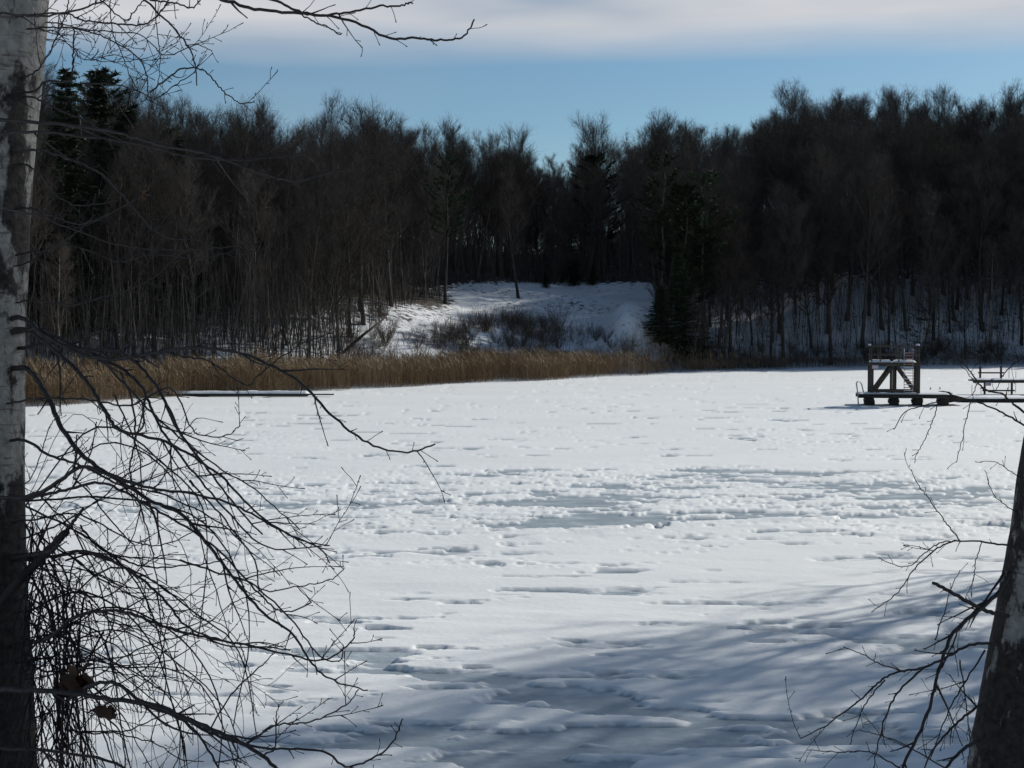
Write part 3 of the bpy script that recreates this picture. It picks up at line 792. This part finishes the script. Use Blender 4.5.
for x in(xl,xr): part('cross_beam',lambda mb:box(mb,(x,D0+DW/2,pz-.13),(.14,DW-.2,.18)))
part('post',lambda mb:beam(mb,(xm2,D0+.5,bz),(xm2,D0+.5,pz-.1),.12,.12))
part('platform',lambda mb:[box(mb,(tx(871.5)+(i+.5)*(tx(916.8)-tx(871.5))/22,D0+DW/2,pz),((tx(916.8)-tx(871.5))/22-.015,DW+.2,.06)) for i in range(22)])
snowcap('snow_cover',T,tc_,tx(871.8),tx(892.6),D0-.08,D0+DW+.08,pz+.03,.15,5)
snowcap('snow_cover',T,tc_,tx(894.8),tx(916),D0-.08,D0+DW+.08,pz+.03,.15,6)
for yy in(0,DW):
    part('rail',lambda mb:beam(mb,(tx(868.6),D0+yy-.06,rt-.05),(tx(920.5),D0+yy-.06,rt-.05),.05,.09))
    part('rail',lambda mb:beam(mb,(tx(870.6),D0+yy-.06,tz(355)),(tx(919.5),D0+yy-.06,tz(355)),.045,.07))
    part('post',lambda mb:beam(mb,(tx(881),D0+yy,pz+.03),(tx(881),D0+yy,rt-.1),.08,.08))
    part('post',lambda mb:beam(mb,(tx(899),D0+yy,pz+.03),(tx(899),D0+yy,rt-.1),.08,.08))
for x in(xl,xr):
    part('rail',lambda mb:beam(mb,(x,D0,rt-.05),(x,D0+DW-.1,rt-.05),.06,.1))
snowcap('snow_cap',T,tc_,tx(869),tx(871.5),D0-.12,D0+.02,rt+.015,.10,8);snowcap('snow_cap',T,tc_,tx(915.5),tx(919),D0-.12,D0+.06,rt+.015,.14,9)
# ladder against the front
Ld=empty('ladder',(tx(908),D0-.25,jt));lc=np.array(Ld.location);tag(Ld,'pale steel ladder with red and white rungs leaning on the front of the diving tower','ladder')
lx0,lx1=tx(903.8),tx(912.4);lt=tz(347.5)
def lp(x,z): return np.array([x,D0-.42+.3*(z-jt)/(lt-jt),z])-lc
for x in(lx0,lx1):
    mb=MB();tube(mb,[lp(x,jt+.05),lp(x,lt)],.022,6);mb.build('side_rail',M['steel'],Ld)
nr=14
for k in range(nr):
    z=jt+.2+k*(lt-jt-.35)/nr;mb=MB();beam(mb,lp(lx0,z),lp(lx1,z),.06,.045)
    mb.build('rung',M['red' if k%2 or k>nr-4 else 'white'],Ld,False)
sg=empty('sign',(tx(876),D0-.14,tz(367)));mb=MB();box(mb,(0,0,0),(.42,.02,.24));mb.build('board',M['pink'],sg,False);tag(sg,'small faded pale board fixed under the left end of the tower platform','sign')

piv=Vector((tx(890),TY,0));th_r=-R(9)
for e in (J,T,Ld,sg,LADDER):
    v=e.location-piv;e.location=piv+Vector((v.x*math.cos(th_r)-v.y*math.sin(th_r),v.x*math.sin(th_r)+v.y*math.cos(th_r),v.z));e.rotation_euler=(0,0,th_r)
# gangway wedge and long walkway to the right
G=empty('gangway',(tx(952),TY+1.2,0));gc=np.array(G.location);tag(G,'short dark sloping gangway joining the jetty to the long walkway','gangway')
mb=MB()
x0,x1,x2=tx(948.2),tx(956),tx(968)
vs=[];prof=[(x0,jt-.02),(x0+.25,jt+.0),(x1,tz(396)),(x2,tz(399.3)),(x2,tz(401)),(x1,tz(402.2)),(x0,tz(403.5))]
for yy in(TY+.3,TY+2.0):
    for x,z in prof: vs.append((x,yy,z))
k=len(prof);f=[tuple(range(k)),tuple(range(2*k-1,k-1,-1))]+[(i,i+k,(i+1)%k+k,(i+1)%k) for i in range(k)]
mb.add(np.array(vs)-gc,f);mb.build('ramp',M['wooddark'],G,False)
mb=MB()
for t in np.linspace(.05,.95,9):
    xx_=x0+(x2-x0)*t;zt=np.interp(xx_,[x0,x0+.25,x1,x2],[jt,jt+.02,tz(396),tz(399.3)])
    box(mb,np.array([xx_,TY+1.15,zt+.03])-gc,(.11,1.75,.05))
mb.build('tread',M['wood'],G,False)
WY=96.5
def wx(px): return (px-512)/F*WY
wk=empty('walkway',(wx(1010),WY,0));wc=np.array(wk.location);tag(wk,'long low floating timber walkway with snow on top running to the right shore','walkway')
wz=tz(398.8,WY);X0,X1=wx(962),50.5
mb=MB();box(mb,np.array([(X0+X1)/2,WY+.5,wz-.03])-wc,(X1-X0,1.05,.07));mb.build('deck',M['wood'],wk,False)
mb=MB();
for yy in(.02,.98): box(mb,np.array([(X0+X1)/2,WY+yy,wz-.16])-wc,(X1-X0,.12,.18))
mb.build('side_beam',M['wooddark'],wk,False)
for i in range(7):
    mb=MB();xx_=X0+1+i*2.6;tube(mb,[np.array([xx_,WY+.1,wz-.42])-wc,np.array([xx_,WY+.95,wz-.42])-wc],.16,8);mb.build('float',M['wooddark'],wk)
snowcap('snow_cover',wk,wc,X0,X1,WY,WY+1.0,wz+.005,.13,12)
# raised pier behind
PY_=108.
def qx(px): return (px-512)/F*PY_
def qz(py): return tz(py,PY_)
rp=empty('raised_pier',(qx(1000),PY_,0));rc=np.array(rp.location);tag(rp,'raised narrow pier with post frames behind the floating walkway','pier')
X0,X1=qx(973.5),qx(1100)
mb=MB();box(mb,np.array([(X0+X1)/2,PY_+.6,qz(380.6)])-rc,(X1-X0,1.2,.10));box(mb,np.array([(X0+X1)/2,PY_+.05,qz(382)])-rc,(X1-X0-.02,.12,.15));mb.build('deck',M['wood'],rp,False)
snowcap('snow_cover',rp,rc,X0+.1,X1,PY_,PY_+1.15,qz(380.6)+.055,.12,14)
def pf(pxa,pxb,yoff,pt,pb,rail,nm='frame'):
    mb=MB()
    for p_ in(pxa,pxb): box(mb,np.array([qx(p_),PY_+yoff,(qz(pt)+qz(pb))/2])-rc,(.13,.13,qz(pt)-qz(pb)))
    box(mb,np.array([(qx(pxa)+qx(pxb))/2,PY_+yoff-.10,qz(rail)])-rc,(qx(pxb)-qx(pxa)+.4,.06,.11));mb.build(nm,M['wood'],rp,False)
pf(985,1006,1.05,366.5,381,373.2);pf(985.8,1013,.15,382.8,396.6,390.6)
pf(1060,1085,1.05,366.5,381,373.2);pf(1055,1085,.15,382.8,396.6,390.6)
for px,a,b_,Yp,lab in((972.4,385,397,106,'thin pale pole standing in the ice, leftmost of the poles by the raised pier'),(981.5,386.5,397,106,'thin pinkish pole in the ice left of the pier post'),(1009.3,368,379,111,'thin pale pole behind the pier deck, left of its twin'),(1016.2,371,379,111,'shorter thin pale pole behind the pier deck, furthest right')):
    x=(px-512)/F*Yp;mb=MB();zb=.0;tube(mb,[np.array([0,0,0.]),np.array([0,0,at(512,a,Yp)[2]-0])],.022,6);
    e=mb.build('pole',M['steel' if px!=981.5 else 'pink']);e.location=(x,Yp,0);tag(e,lab,'pole')
sg=empty('sign',(qx(988),PY_-.12,qz(384)));mb=MB();box(mb,(0,0,0),(.46,.02,.26));mb.build('board',M['pink'],sg,False);tag(sg,'small pale lilac board hanging under the raised pier','sign')
# two stakes in the snow behind the jetty
for px,py,lab in((930.3,390.5,'short dark stake in the snow behind the jetty, left of two'),(939.7,390.2,'short dark stake in the snow behind the jetty, right of two')):
    x,y=ipx(px,py);mb=MB();tube(mb,[np.array([0,0,0.]),np.array([.03,0,.22])],[.05,.035],7);e=mb.build('stake',M['wooddark']);e.location=(x,y,.05);tag(e,lab,'stake')
# boom on the left
BY=104.;
def bx_(px): return (px-512)/F*BY
B=empty('floating_boom',(bx_(235),BY,0));bc=np.array(B.location);tag(B,'long low snow covered timber boom frozen in front of the left reeds','boom')
mb=MB();box(mb,np.array([(bx_(150)+bx_(307))/2,BY+.35,.23])-bc,(bx_(307)-bx_(150),.7,.2));mb.build('beam',M['wooddark'],B,False)
mb=MB();box(mb,np.array([(bx_(307.5)+bx_(333))/2,BY+.25,.26])-bc,(bx_(333)-bx_(307.5),.4,.10));mb.build('beam',M['wood'],B,False)
snowcap('snow_cover',B,bc,bx_(150),bx_(307),BY,BY+.7,.33,.22,17)
snowcap('snow_cover',B,bc,bx_(308),bx_(332),BY+.05,BY+.45,.31,.05,18)

# ------------------------------------------------------------------ foreground birches
def smooth(P,sub=6):
    P=[np.asarray(p,float) for p in P];P=[2*P[0]-P[1]]+P+[2*P[-1]-P[-2]];o=[]
    for i in range(1,len(P)-2):
        for k in range(sub):
            t=k/sub;a,b,c,d=P[i-1:i+3]
            o.append(.5*((2*b)+(c-a)*t+(2*a-5*b+4*c-d)*t*t+(3*b-a-3*c+d)*t**3))
    o.append(P[-2]);return o
def shoots(mb,pts,rad,r,gap,L,droop=0.,depth=0,up=0.,buds=True):
    acc=gap*r.random();sgn=1
    for i in range(len(pts)-1):
        seg=pts[i+1]-pts[i];l=np.linalg.norm(seg);
        if l<1e-6: continue
        acc+=l
        while acc>gap:
            acc-=gap*r.uniform(.6,1.5);
            d=seg/l;sgn=-sgn
            view=np.array([0,1.,0]);sd=unit(np.cross(d,view)+rvec(r)*.35)
            dr=unit(d*r.uniform(.7,1.3)+sd*sgn*r.uniform(.5,.9)+rvec(r)*.25)
            LL=L*r.choice([.15,.25,.4,.6,.9,1.1])*r.uniform(.8,1.2);n=max(4,int(LL/.022));p=pts[i]+seg*r.random();q=[p];dd=dr
            # curved like twigs: zig zag with upward turn at tip
            cur=unit(rvec(r))*r.uniform(.02,.09)
            for j in range(n):
                dd=unit(dd+rvec(r)*(.09 if depth==0 else .17)+cur+np.array([0,0,up-droop]));q.append(q[-1]+dd*LL/n)
            r0=min(rad[i]*.75,.0036) if depth==0 else min(rad[i]*.75,.0024)
            rr=[max(r0*(1-.72*j/n),.00085) for j in range(n+1)]
            if buds: rr[-1]*=1.7
            tube(mb,q,rr,4 if depth==0 else 3,cap=False)
            if depth==0 and LL>.08: shoots(mb,q,[q2*.8 for q2 in rr],r,.035,.022,droop,2,up)
            if depth<2 and LL>.10: shoots(mb,q,rr,r,gap*.5 if depth==0 else gap*.7,L*.30,droop,depth+1,up,buds)
def branch(parent,pc,P,r0,r1,seed,gap=.09,L=.28,droop=0.,up=.02,name='branch',jit=.0022,shoot=True,mat='nearb'):
    r=random.Random(seed)
    W=[at(*p) for p in P];W=smooth(W,7)
    W=[w_+rvec(r)*jit*(0 if i==0 else 1) for i,w_ in enumerate(W)]
    n=len(W);rad=[r0+(r1-r0)*(i/(n-1))**.8 for i in range(n)]
    W=[w_-pc for w_ in W]
    mb=MB();tube(mb,W,rad,6)
    if shoot:
        shoots(mb,W[n//8:],rad[n//8:],r,gap,L,droop,0,up)
        shoots(mb,W[n//4:],[q*.6 for q in rad[n//4:]],r,.05,.045,droop,2,up)
    return mb.build(name,M[mat],parent)
def trunkmesh(P,pc,tonef,sides=28,seed=1):
    rn=np.random.default_rng(seed);W=smooth([p[:3] for p in P],14);n=len(W)
    rads=smooth([np.array([p[3],0,0]) for p in P],14);rads=[q_[0] for q_ in rads]
    mb=MB();vs=[];ts=[]
    for i,w_ in enumerate(W):
        for k in range(sides):
            a=2*math.pi*k/sides
            bumpy=1+.10*(fbm(np.array([3+math.cos(a)*1.4]),np.array([w_[2]*2.2+math.sin(a)*1.4]),seed)[0]-.5)+.05*(fbm(np.array([3+math.cos(a)*4]),np.array([w_[2]*9+math.sin(a)*4]),seed+3)[0]-.5)
            vs.append(w_+np.array([math.cos(a),math.sin(a),0])*rads[i]*bumpy-pc);ts.append(tonef(w_[2],a))
    i=np.arange(n*sides).reshape(n,sides);j=np.roll(i,-1,1)
    f=np.stack([i[:-1],j[:-1],j[1:],i[1:]],-1).reshape(-1,4)
    mb.addarr(np.array(vs),f,np.array(ts));return mb
def wp(px,py,Y,r_): p=at(px,py,Y);return np.array([p[0],p[1],p[2],r_])
LY=4.0
Lb=empty('birch_tree',(at(-12,900,LY)[0],LY,gz(-1.5,LY)));pc=np.array(Lb.location)
base=at(-8,768,LY);
P=[np.array([base[0]+.02,LY,gz(-1.5,LY)-.3,.20]),np.array([base[0]+.01,LY,gz(-1.5,LY)+.1,.16]),wp(-12,780,LY,.137),wp(-16,600,LY,.121),wp(-20,450,LY,.122),wp(-17,300,LY,.122),wp(-8,150,LY,.118),wp(8,0,LY,.110)]
tp=P[-1]
for k in range(1,7): P.append(np.array([tp[0]+.05*k+.02*math.sin(k),LY+.05*k,tp[2]+.9*k,.108-.015*k]))
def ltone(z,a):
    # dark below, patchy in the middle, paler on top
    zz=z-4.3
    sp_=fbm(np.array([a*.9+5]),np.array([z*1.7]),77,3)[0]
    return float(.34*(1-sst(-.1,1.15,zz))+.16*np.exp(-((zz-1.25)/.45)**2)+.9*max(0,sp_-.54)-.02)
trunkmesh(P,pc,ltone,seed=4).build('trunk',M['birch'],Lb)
tag(Lb,'white and dark barked birch at the left edge with bare branches over the ice','birch')
def B_(pts,r0,r1,seed,**k):
    if 15<pts[0][0]<62 and r0<.02: pts=[(-2,pts[0][1]+6,4.0)]+pts
    return branch(Lb,pc,pts,r0*.85,r1,seed,**k)
def dz(P,y0,y1): # add depth linearly along a polyline
    n=len(P);return [(p[0],p[1],y0+(y1-y0)*i/(n-1)) for i,p in enumerate(P)]
mm=.001
SKYB=[([(-10,12),(20,15),(45,16),(75,10),(105,0),(125,-12)],3.85,3.5,4,2,.10,.2),
([(60,13),(82,20),(108,23),(140,25),(155,18),(165,5),(172,-8)],3.7,3.5,3,2,.09,.18),
([(135,-10),(150,5),(168,22),(185,42),(194,60),(197,85)],3.6,3.4,4,1.5,.14,.16),
([(150,0),(175,3),(192,8),(200,0)],3.6,3.4,3,1.5,.1,.1),
([(40,28),(70,28),(100,35),(128,50),(142,62),(148,82),(147,100)],3.9,3.5,3,1.5,.07,.2),
([(45,22),(90,30),(140,35),(165,55),(195,45),(212,50)],4.0,3.7,2.5,1.2,.07,.15),
([(150,92),(165,80),(182,69),(200,69),(212,78),(222,90),(240,103),(255,102)],3.7,3.4,3,1.3,.12,.10),
([(33,91),(46,81),(68,81),(73,70),(73,45),(75,30)],3.9,3.7,4,2,.14,.12),
([(80,83),(110,84),(135,90),(155,98),(175,85),(195,72)],3.8,3.6,2.5,1.3,.07,.14),
([(30,75),(45,60),(58,35),(66,12),(70,-10)],3.9,3.7,3,1.5,.08,.15),
([(110,-5),(112,30),(122,55),(130,75),(140,95)],3.8,3.6,2,1,.08,.1),
([(155,-5),(157,30),(160,60),(158,85)],3.7,3.6,2,1,.08,.1),
([(100,0),(125,20),(135,10),(148,-4)],3.7,3.6,2.5,1.5,.09,.12),
([(60,40),(85,60),(110,55),(140,60),(170,58)],4.1,3.9,2,1,.06,.16),
([(50,30),(70,45),(95,60),(130,62)],4.2,3.9,1.8,1,.06,.16),
([(202,-5),(225,0),(260,10),(300,13),(350,20),(390,38),(420,38),(440,40),(462,37),(475,20)],3.2,3.0,5,1.8,.22,.16),
([(258,-6),(285,5),(310,15),(340,13),(375,7),(400,5),(412,3)],3.2,3.0,4,1.8,.22,.10),
([(300,14),(315,22),(330,28),(340,35)],3.1,3.0,2.2,1.5,.3,.05),
([(-10,120),(58,124),(117,133),(164,146),(210,155),(260,173),(300,181),(345,168)],3.7,3.2,6,1.8,.16,.16),
([(-10,136),(30,132),(80,136),(130,142),(185,156),(240,160),(300,155)],3.8,3.4,5,1.5,.16,.16),
([(30,97),(60,110),(85,120),(105,133),(125,141)],3.9,3.7,4,1.5,.13,.12),
([(38,150),(65,158),(95,170),(115,188),(135,210),(150,227),(170,238),(198,240)],3.8,3.4,4.5,1.5,.18,.12),
([(28,208),(50,215),(78,224),(105,216),(130,203),(150,192)],3.9,3.6,4,1.5,.11,.16),
([(32,252),(52,249),(66,240),(80,230),(95,215)],3.9,3.7,4,1.8,.10,.12),
([(30,262),(55,245),(85,250),(120,262),(150,255),(200,258),(245,248)],3.9,3.6,3,1.2,.10,.18),
([(35,300),(70,305),(110,295),(150,280),(185,250)],3.9,3.6,3,1.2,.12,.16),
([(28,165),(55,195),(80,205),(120,200)],3.9,3.7,3,1.3,.12,.14),
([(0,208),(35,215),(80,232),(130,247),(190,250),(245,245)],3.7,3.3,3,1.2,.14,.14)]
for j,(p_,y0,y1,a,b_,g,L) in enumerate(SKYB): B_(dz(p_,y0,y1),a*mm,b_*mm,400+j,gap=g,L=L,up=.03)
LOWB=[([(22,318),(45,335),(75,352),(110,359),(160,352),(210,348),(255,358),(300,383),(335,418),(368,443),(403,452),(435,445)],3.9,3.1,9,1.8,.17,.16),
([(25,330),(60,355),(85,380),(105,410),(120,430),(160,440),(195,458),(225,480),(260,515),(300,540),(330,546)],3.9,3.3,9,1.6,.11,.24),
([(25,368),(45,392),(62,428),(85,457),(112,476),(150,500),(182,515),(205,542),(228,570),(259,609),(294,636),(315,667),(337,682),(368,691)],3.9,3.2,10,1.6,.13,.22),
([(-10,498),(30,496),(58,482),(82,467),(110,475),(150,488),(200,495),(240,508),(280,530),(318,548),(330,562)],3.7,3.3,8,1.6,.11,.22),
([(22,440),(50,455),(85,467),(120,485),(165,495),(215,520),(245,545)],3.9,3.4,6,1.6,.10,.22),
([(30,498),(65,490),(100,483),(130,495),(160,512),(205,540),(240,572),(265,600),(285,612),(312,602)],3.8,3.3,6,1.6,.10,.22),
([(40,330),(80,348),(120,352),(148,375),(165,402),(180,432),(200,460),(232,500),(262,535)],3.85,3.4,8,2,.10,.20),
([(60,345),(110,362),(140,385),(152,410),(168,440),(200,480),(240,525),(270,548),(322,546)],3.9,3.5,7,1.6,.10,.2),
([(100,357),(135,395),(165,425),(215,465),(255,490),(300,530)],3.7,3.4,4,1.4,.10,.18),
([(120,372),(132,400),(135,440),(130,470),(138,500),(150,540),(158,590),(165,620)],3.8,3.6,4,1.4,.09,.2),
([(115,395),(140,460),(138,520),(120,560)],3.9,3.7,3,1.2,.09,.2),
([(160,350),(185,357),(210,362),(245,385),(262,372),(300,345),(335,332)],3.7,3.5,3.5,1.4,.14,.12),
([(28,400),(50,398),(90,400),(130,405),(165,388),(180,400),(195,432),(225,436),(240,425)],3.8,3.4,4,1.4,.09,.2),
([(190,480),(225,520),(255,560),(262,590),(300,586),(330,580),(345,568)],3.5,3.3,3,1.2,.14,.14),
([(180,560),(215,572),(250,583),(290,618),(318,655),(340,660),(343,645)],3.6,3.3,3.5,1.4,.12,.16),
([(55,556),(85,551),(115,562),(140,578),(165,600),(185,625),(220,640),(250,645),(290,650)],3.85,3.4,7,1.6,.09,.2),
([(45,640),(70,620),(98,611),(130,613),(160,625),(200,636),(245,645),(290,655),(325,660),(352,640),(354,628)],3.8,3.3,7.5,1.5,.10,.22),
([(-10,690),(25,690),(70,693),(110,699),(150,705),(190,720),(225,735),(262,755),(290,785)],3.6,3.2,10,4,.12,.22),
([(85,688),(100,683),(120,685),(140,700),(175,712),(215,735),(265,748),(320,750),(345,766),(375,757),(395,738),(402,718)],3.6,3.1,6.5,1.6,.12,.18),
([(140,703),(185,722),(215,760),(225,790)],3.5,3.4,5,2,.12,.2),
([(200,728),(250,738),(275,725),(310,722),(345,705),(358,690)],3.4,3.1,3.5,1.3,.12,.14),
([(262,755),(275,748),(276,720),(278,705)],3.4,3.3,3,1.2,.12,.1),
([(210,730),(235,690),(262,665),(275,652)],3.5,3.3,3,1.3,.2,.08),
([(-5,748),(40,750),(80,755),(120,765),(150,790)],3.6,3.4,6,3,.10,.22),
([(30,480),(48,430),(58,415)],3.8,3.6,2.5,1,.1,.14),
([(30,520),(80,515),(130,540),(160,545),(200,530)],3.9,3.6,4,1.3,.08,.22),
([(30,560),(70,590),(110,595),(150,560),(185,555)],3.9,3.7,4,1.3,.08,.22),
([(30,610),(80,590),(120,640),(150,690)],3.9,3.6,4,1.3,.08,.22),
([(35,660),(70,655),(120,665),(170,660),(200,640)],3.9,3.6,4,1.3,.08,.22)]
for j,(p_,y0,y1,a,b_,g,L) in enumerate(LOWB): B_(dz(p_,y0,y1),a*mm,b_*mm,500+j,gap=g,L=L,up=.012)
# broken stub
B_(dz([(-5,610),(20,580),(42,558),(58,540),(66,532)],3.9,3.75),.018,.010,600,name='broken_stub',shoot=False,jit=.002,mat='vine')
B_(dz([(48,552),(60,540),(72,524),(83,508)],3.8,3.75),.011,.004,601,gap=.2,L=.05)
# dead leaves
for j,(px,py,Y,sz,n_) in enumerate(((145,195,3.6,.018,4),(68,687,3.72,.035,14),(78,682,3.7,.035,8),(105,712,3.65,.022,7),(112,711,3.65,.018,4))):
    rr_=random.Random(j);mb=MB()
    for q_ in range(n_):
        c=at(px,py,Y)+rvec(rr_)*sz*(.9 if n_>4 else .5);u=rvec(rr_);v=unit(np.cross(u,rvec(rr_)));nn=np.cross(u,v)
        a_=sz*rr_.uniform(.6,1.1)
        mb.add([c-u*a_,c-u*.3*a_+v*a_*.6,c+u*.5*a_+v*a_*.45+nn*a_*.3,c+u*a_,c+u*.4*a_-v*a_*.5+nn*a_*.25,c-u*.4*a_-v*a_*.6]-pc,[(0,1,2,5),(2,3,4,5)])
    o=mb.build('leaf_clump',M['leaf'],Lb,False)
# high branches above the view
for j in range(12):
    a=j*2.4;rr_=random.Random(j);z0=8.2+j*.4;p0=np.array([at(8,0,LY)[0]+.2,LY+.2,z0]);mb=MB()
    q_,_=grow(p0,(math.cos(a),math.sin(a),.7),1.9-j*.08,10,rr_,.12,.0)
    rad=[.014*(1-.85*i/10)+.001 for i in range(11)];q_=[v-pc for v in q_];tube(mb,q_,rad,5);shoots(mb,q_,rad,rr_,.16,.35,.02,1)
    mb.build('branch',M['nearb'],Lb)

# hanging vine tangle around the left trunk
V=empty('climbing_vine',(at(60,768,3.9)[0],3.9,gz(-1.3,3.9)));vc=np.array(V.location)
tag(V,'tangle of thin bare vine stems hanging beside the left birch trunk','vine')
rr_=random.Random(31)
for grp in range(10):
    mb=MB()
    for q_ in range(15):
        kind=rr_.random()
        if kind<.42:   # hanging strand
            x0_=28+abs(rr_.gauss(0,36));y0_=rr_.uniform(500,700)+x0_*.3
            pts_=[];x_=x0_;y_=y0_
            dx_=rr_.gauss(0,6)
            while y_<830:
                pts_.append((x_,y_,3.9-rr_.uniform(0,.12)));x_+=dx_+rr_.gauss(0,6);y_+=rr_.uniform(28,52)
        else:          # arc springing from the trunk and falling
            y0_=rr_.uniform(500,680);x1_=rr_.uniform(60,250);pk=y0_-rr_.uniform(-30,90);pts_=[(25,y0_,3.9),(25+(x1_-25)*.4,pk,3.85),(25+(x1_-25)*.8,pk+rr_.uniform(10,50),3.8),(x1_,pk+rr_.uniform(70,150),3.75),(x1_+rr_.uniform(-18,22),pk+rr_.uniform(160,240),3.75)]
        if kind>.68:      # wandering stem
            a_=rr_.uniform(-.5,1.2);x_=rr_.uniform(20,90);y_=rr_.uniform(470,740);pts_=[];c_=rr_.gauss(0,.14);l_=rr_.randint(6,11)
            for _k in range(l_):
                pts_.append((x_,y_,3.9-.03*_k));a_+=c_+rr_.gauss(0,.22);x_+=math.cos(a_)*24;y_+=math.sin(a_)*24
        if len(pts_)<3: continue
        W=[at(*p_) for p_ in pts_];W=[w_-vc for w_ in smooth(W,5)];n_=len(W);W=[w_+rvec(rr_)*.002 for w_ in W]
        ra=rr_.choice([.0012,.0016,.0024,.003]);rad=[ra*(1-.5*i/n_) for i in range(n_)]
        tube(mb,W,rad,4,cap=False);shoots(mb,W,rad,rr_,.22,.14,.01,1)
    mb.build('stem',M['vine'],V)

# right birch
RY=4.4
Rb=empty('birch_tree',(at(1005,900,RY)[0],RY,gz(1.55,RY)));pc2=np.array(Rb.location)
bs=at(1000,800,RY)
P=[np.array([bs[0]-.04,RY,gz(1.5,RY)-.3,.24]),np.array([bs[0]-.03,RY,gz(1.5,RY)+.1,.19]),wp(1013,790,RY,.146),wp(1026,700,RY,.140),wp(1039,620,RY,.133),wp(1053,530,RY,.125),wp(1064,440,RY,.118)]
tp=P[-1]
for k in range(1,8): P.append(np.array([tp[0]+.17*k,RY+.03*k,tp[2]+.8*k,.12-.012*k]))
trunkmesh(P,pc2,lambda z,a:float(.165+.03*math.sin(z*7+a)),seed=9).build('trunk',M['birch'],Rb)
tag(Rb,'leaning birch with dark fissured bark at the lower right edge of the view','birch')
def C_(pts,y0,y1,r0,r1,seed,**k): return branch(Rb,pc2,dz(pts,y0,y1),r0*mm,r1*mm,seed,**k)
RB=[([(1010,572),(1000,590),(978,611),(954,632),(939,670),(927,715),(904,765),(890,800)],4.3,4.0,7,4,.12,.2),
([(1004,573),(985,600),(960,628),(948,655),(935,680)],4.3,4.1,4,2,.12,.2),
([(1008,616),(990,612),(970,603),(950,591),(933,583)],4.3,4.1,7,5,.5,.04),
([(1000,644),(970,645),(945,658),(920,668),(895,673),(878,683),(860,700),(840,715),(822,728),(800,738)],4.3,3.9,5,1.4,.12,.16),
([(925,667),(900,690),(886,715),(878,745),(872,775)],4.1,4.0,3.5,1.6,.12,.16),
([(885,680),(868,700),(858,720),(850,745)],4.0,3.9,2.4,1.2,.12,.14),
([(905,672),(880,664),(865,655),(843,647)],4.05,3.9,2.4,1.2,.12,.1),
([(1015,547),(985,542),(955,541),(935,550),(915,568),(898,592),(872,612)],4.3,4.0,3.5,1.2,.16,.12),
([(960,541),(950,528),(940,515),(930,500),(919,486),(911,470)],4.2,4.1,2.2,1.1,.14,.10),
([(955,541),(940,543),(925,553),(905,567),(878,558)],4.2,4.0,2.2,1.1,.14,.1),
([(982,542),(976,560),(973,580),(965,600)],4.3,4.2,1.8,1,.14,.1),
([(1030,520),(1005,505),(992,492),(985,470)],4.4,4.3,1.8,1,.2,.06),
([(1040,490),(1008,470),(995,462),(975,462)],4.4,4.3,1.6,1,.2,.05),
([(990,700),(970,712),(950,730),(930,755),(918,790)],4.3,4.1,5,2,.12,.16),
([(985,735),(960,752),(940,775)],4.3,4.2,6,4,.14,.16),
([(985,650),(960,690),(945,720),(930,760)],4.3,4.2,3,1.5,.1,.18),
([(935,640),(945,610),(950,590),(960,570)],4.2,4.1,2,1,.12,.12),
([(900,768),(870,752),(840,752),(808,750)],4.1,3.9,2.5,1.2,.1,.14),
([(945,768),(905,745),(880,735),(860,730)],4.1,4.0,2.5,1.2,.1,.16),
([(960,660),(965,700),(970,740),(965,780)],4.2,4.2,2.5,1.2,.1,.18)]
for j,(p_,y0,y1,a,b_,g,L) in enumerate(RB): C_(p_,y0,y1,a,b_,700+j,gap=g,L=L,up=-.004)
TR=[([(1100,470),(1060,435),(1020,409),(1009,400),(1002,394),(987,391),(976,380),(966,366),(954,350)],4.3,4.2,4.5,1.6,.3,.05),
([(1090,455),(1050,438),(1024,425),(1003,413),(980,403),(955,400),(930,404),(905,412),(893,430)],4.3,4.1,4,1.2,.35,.05),
([(938,403),(933,420),(926,438),(918,452),(914,463)],4.1,4.1,1.5,1,.15,.025),
([(971,402),(966,420),(962,440),(956,462)],4.1,4.1,1.5,1,.15,.025),
([(988,391),(975,382),(962,366),(950,356)],4.15,4.1,1.5,.9,.2,.03),
([(1060,345),(1030,355),(1012,365),(1003,376),(996,390)],4.3,4.2,3,1.1,.2,.05),
([(978,383),(973,395),(975,403)],4.2,4.2,1.5,.9,.3,.03)]
for j,(p_,y0,y1,a,b_,g,L) in enumerate(TR): C_(p_,y0,y1,a,b_,750+j,gap=g,L=L,up=-.01)
for j in range(12):
    a=j*2.4;rr_=random.Random(j+50);k=1+j*.5;p0=np.array([tp[0]+.17*k,RY+.03*k,tp[2]+.8*k]);mb=MB()
    q_,_=grow(p0,(abs(math.cos(a)),math.sin(a),.6),1.8-j*.07,10,rr_,.12,.0)
    rad=[.014*(1-.85*i/10)+.001 for i in range(11)];q_=[v-pc2 for v in q_];tube(mb,q_,rad,5);shoots(mb,q_,rad,rr_,.16,.35,.02,1)
    mb.build('branch',M['nearb'],Rb)
S.cycles.max_bounces=6;S.cycles.diffuse_bounces=3;S.cycles.transparent_max_bounces=4
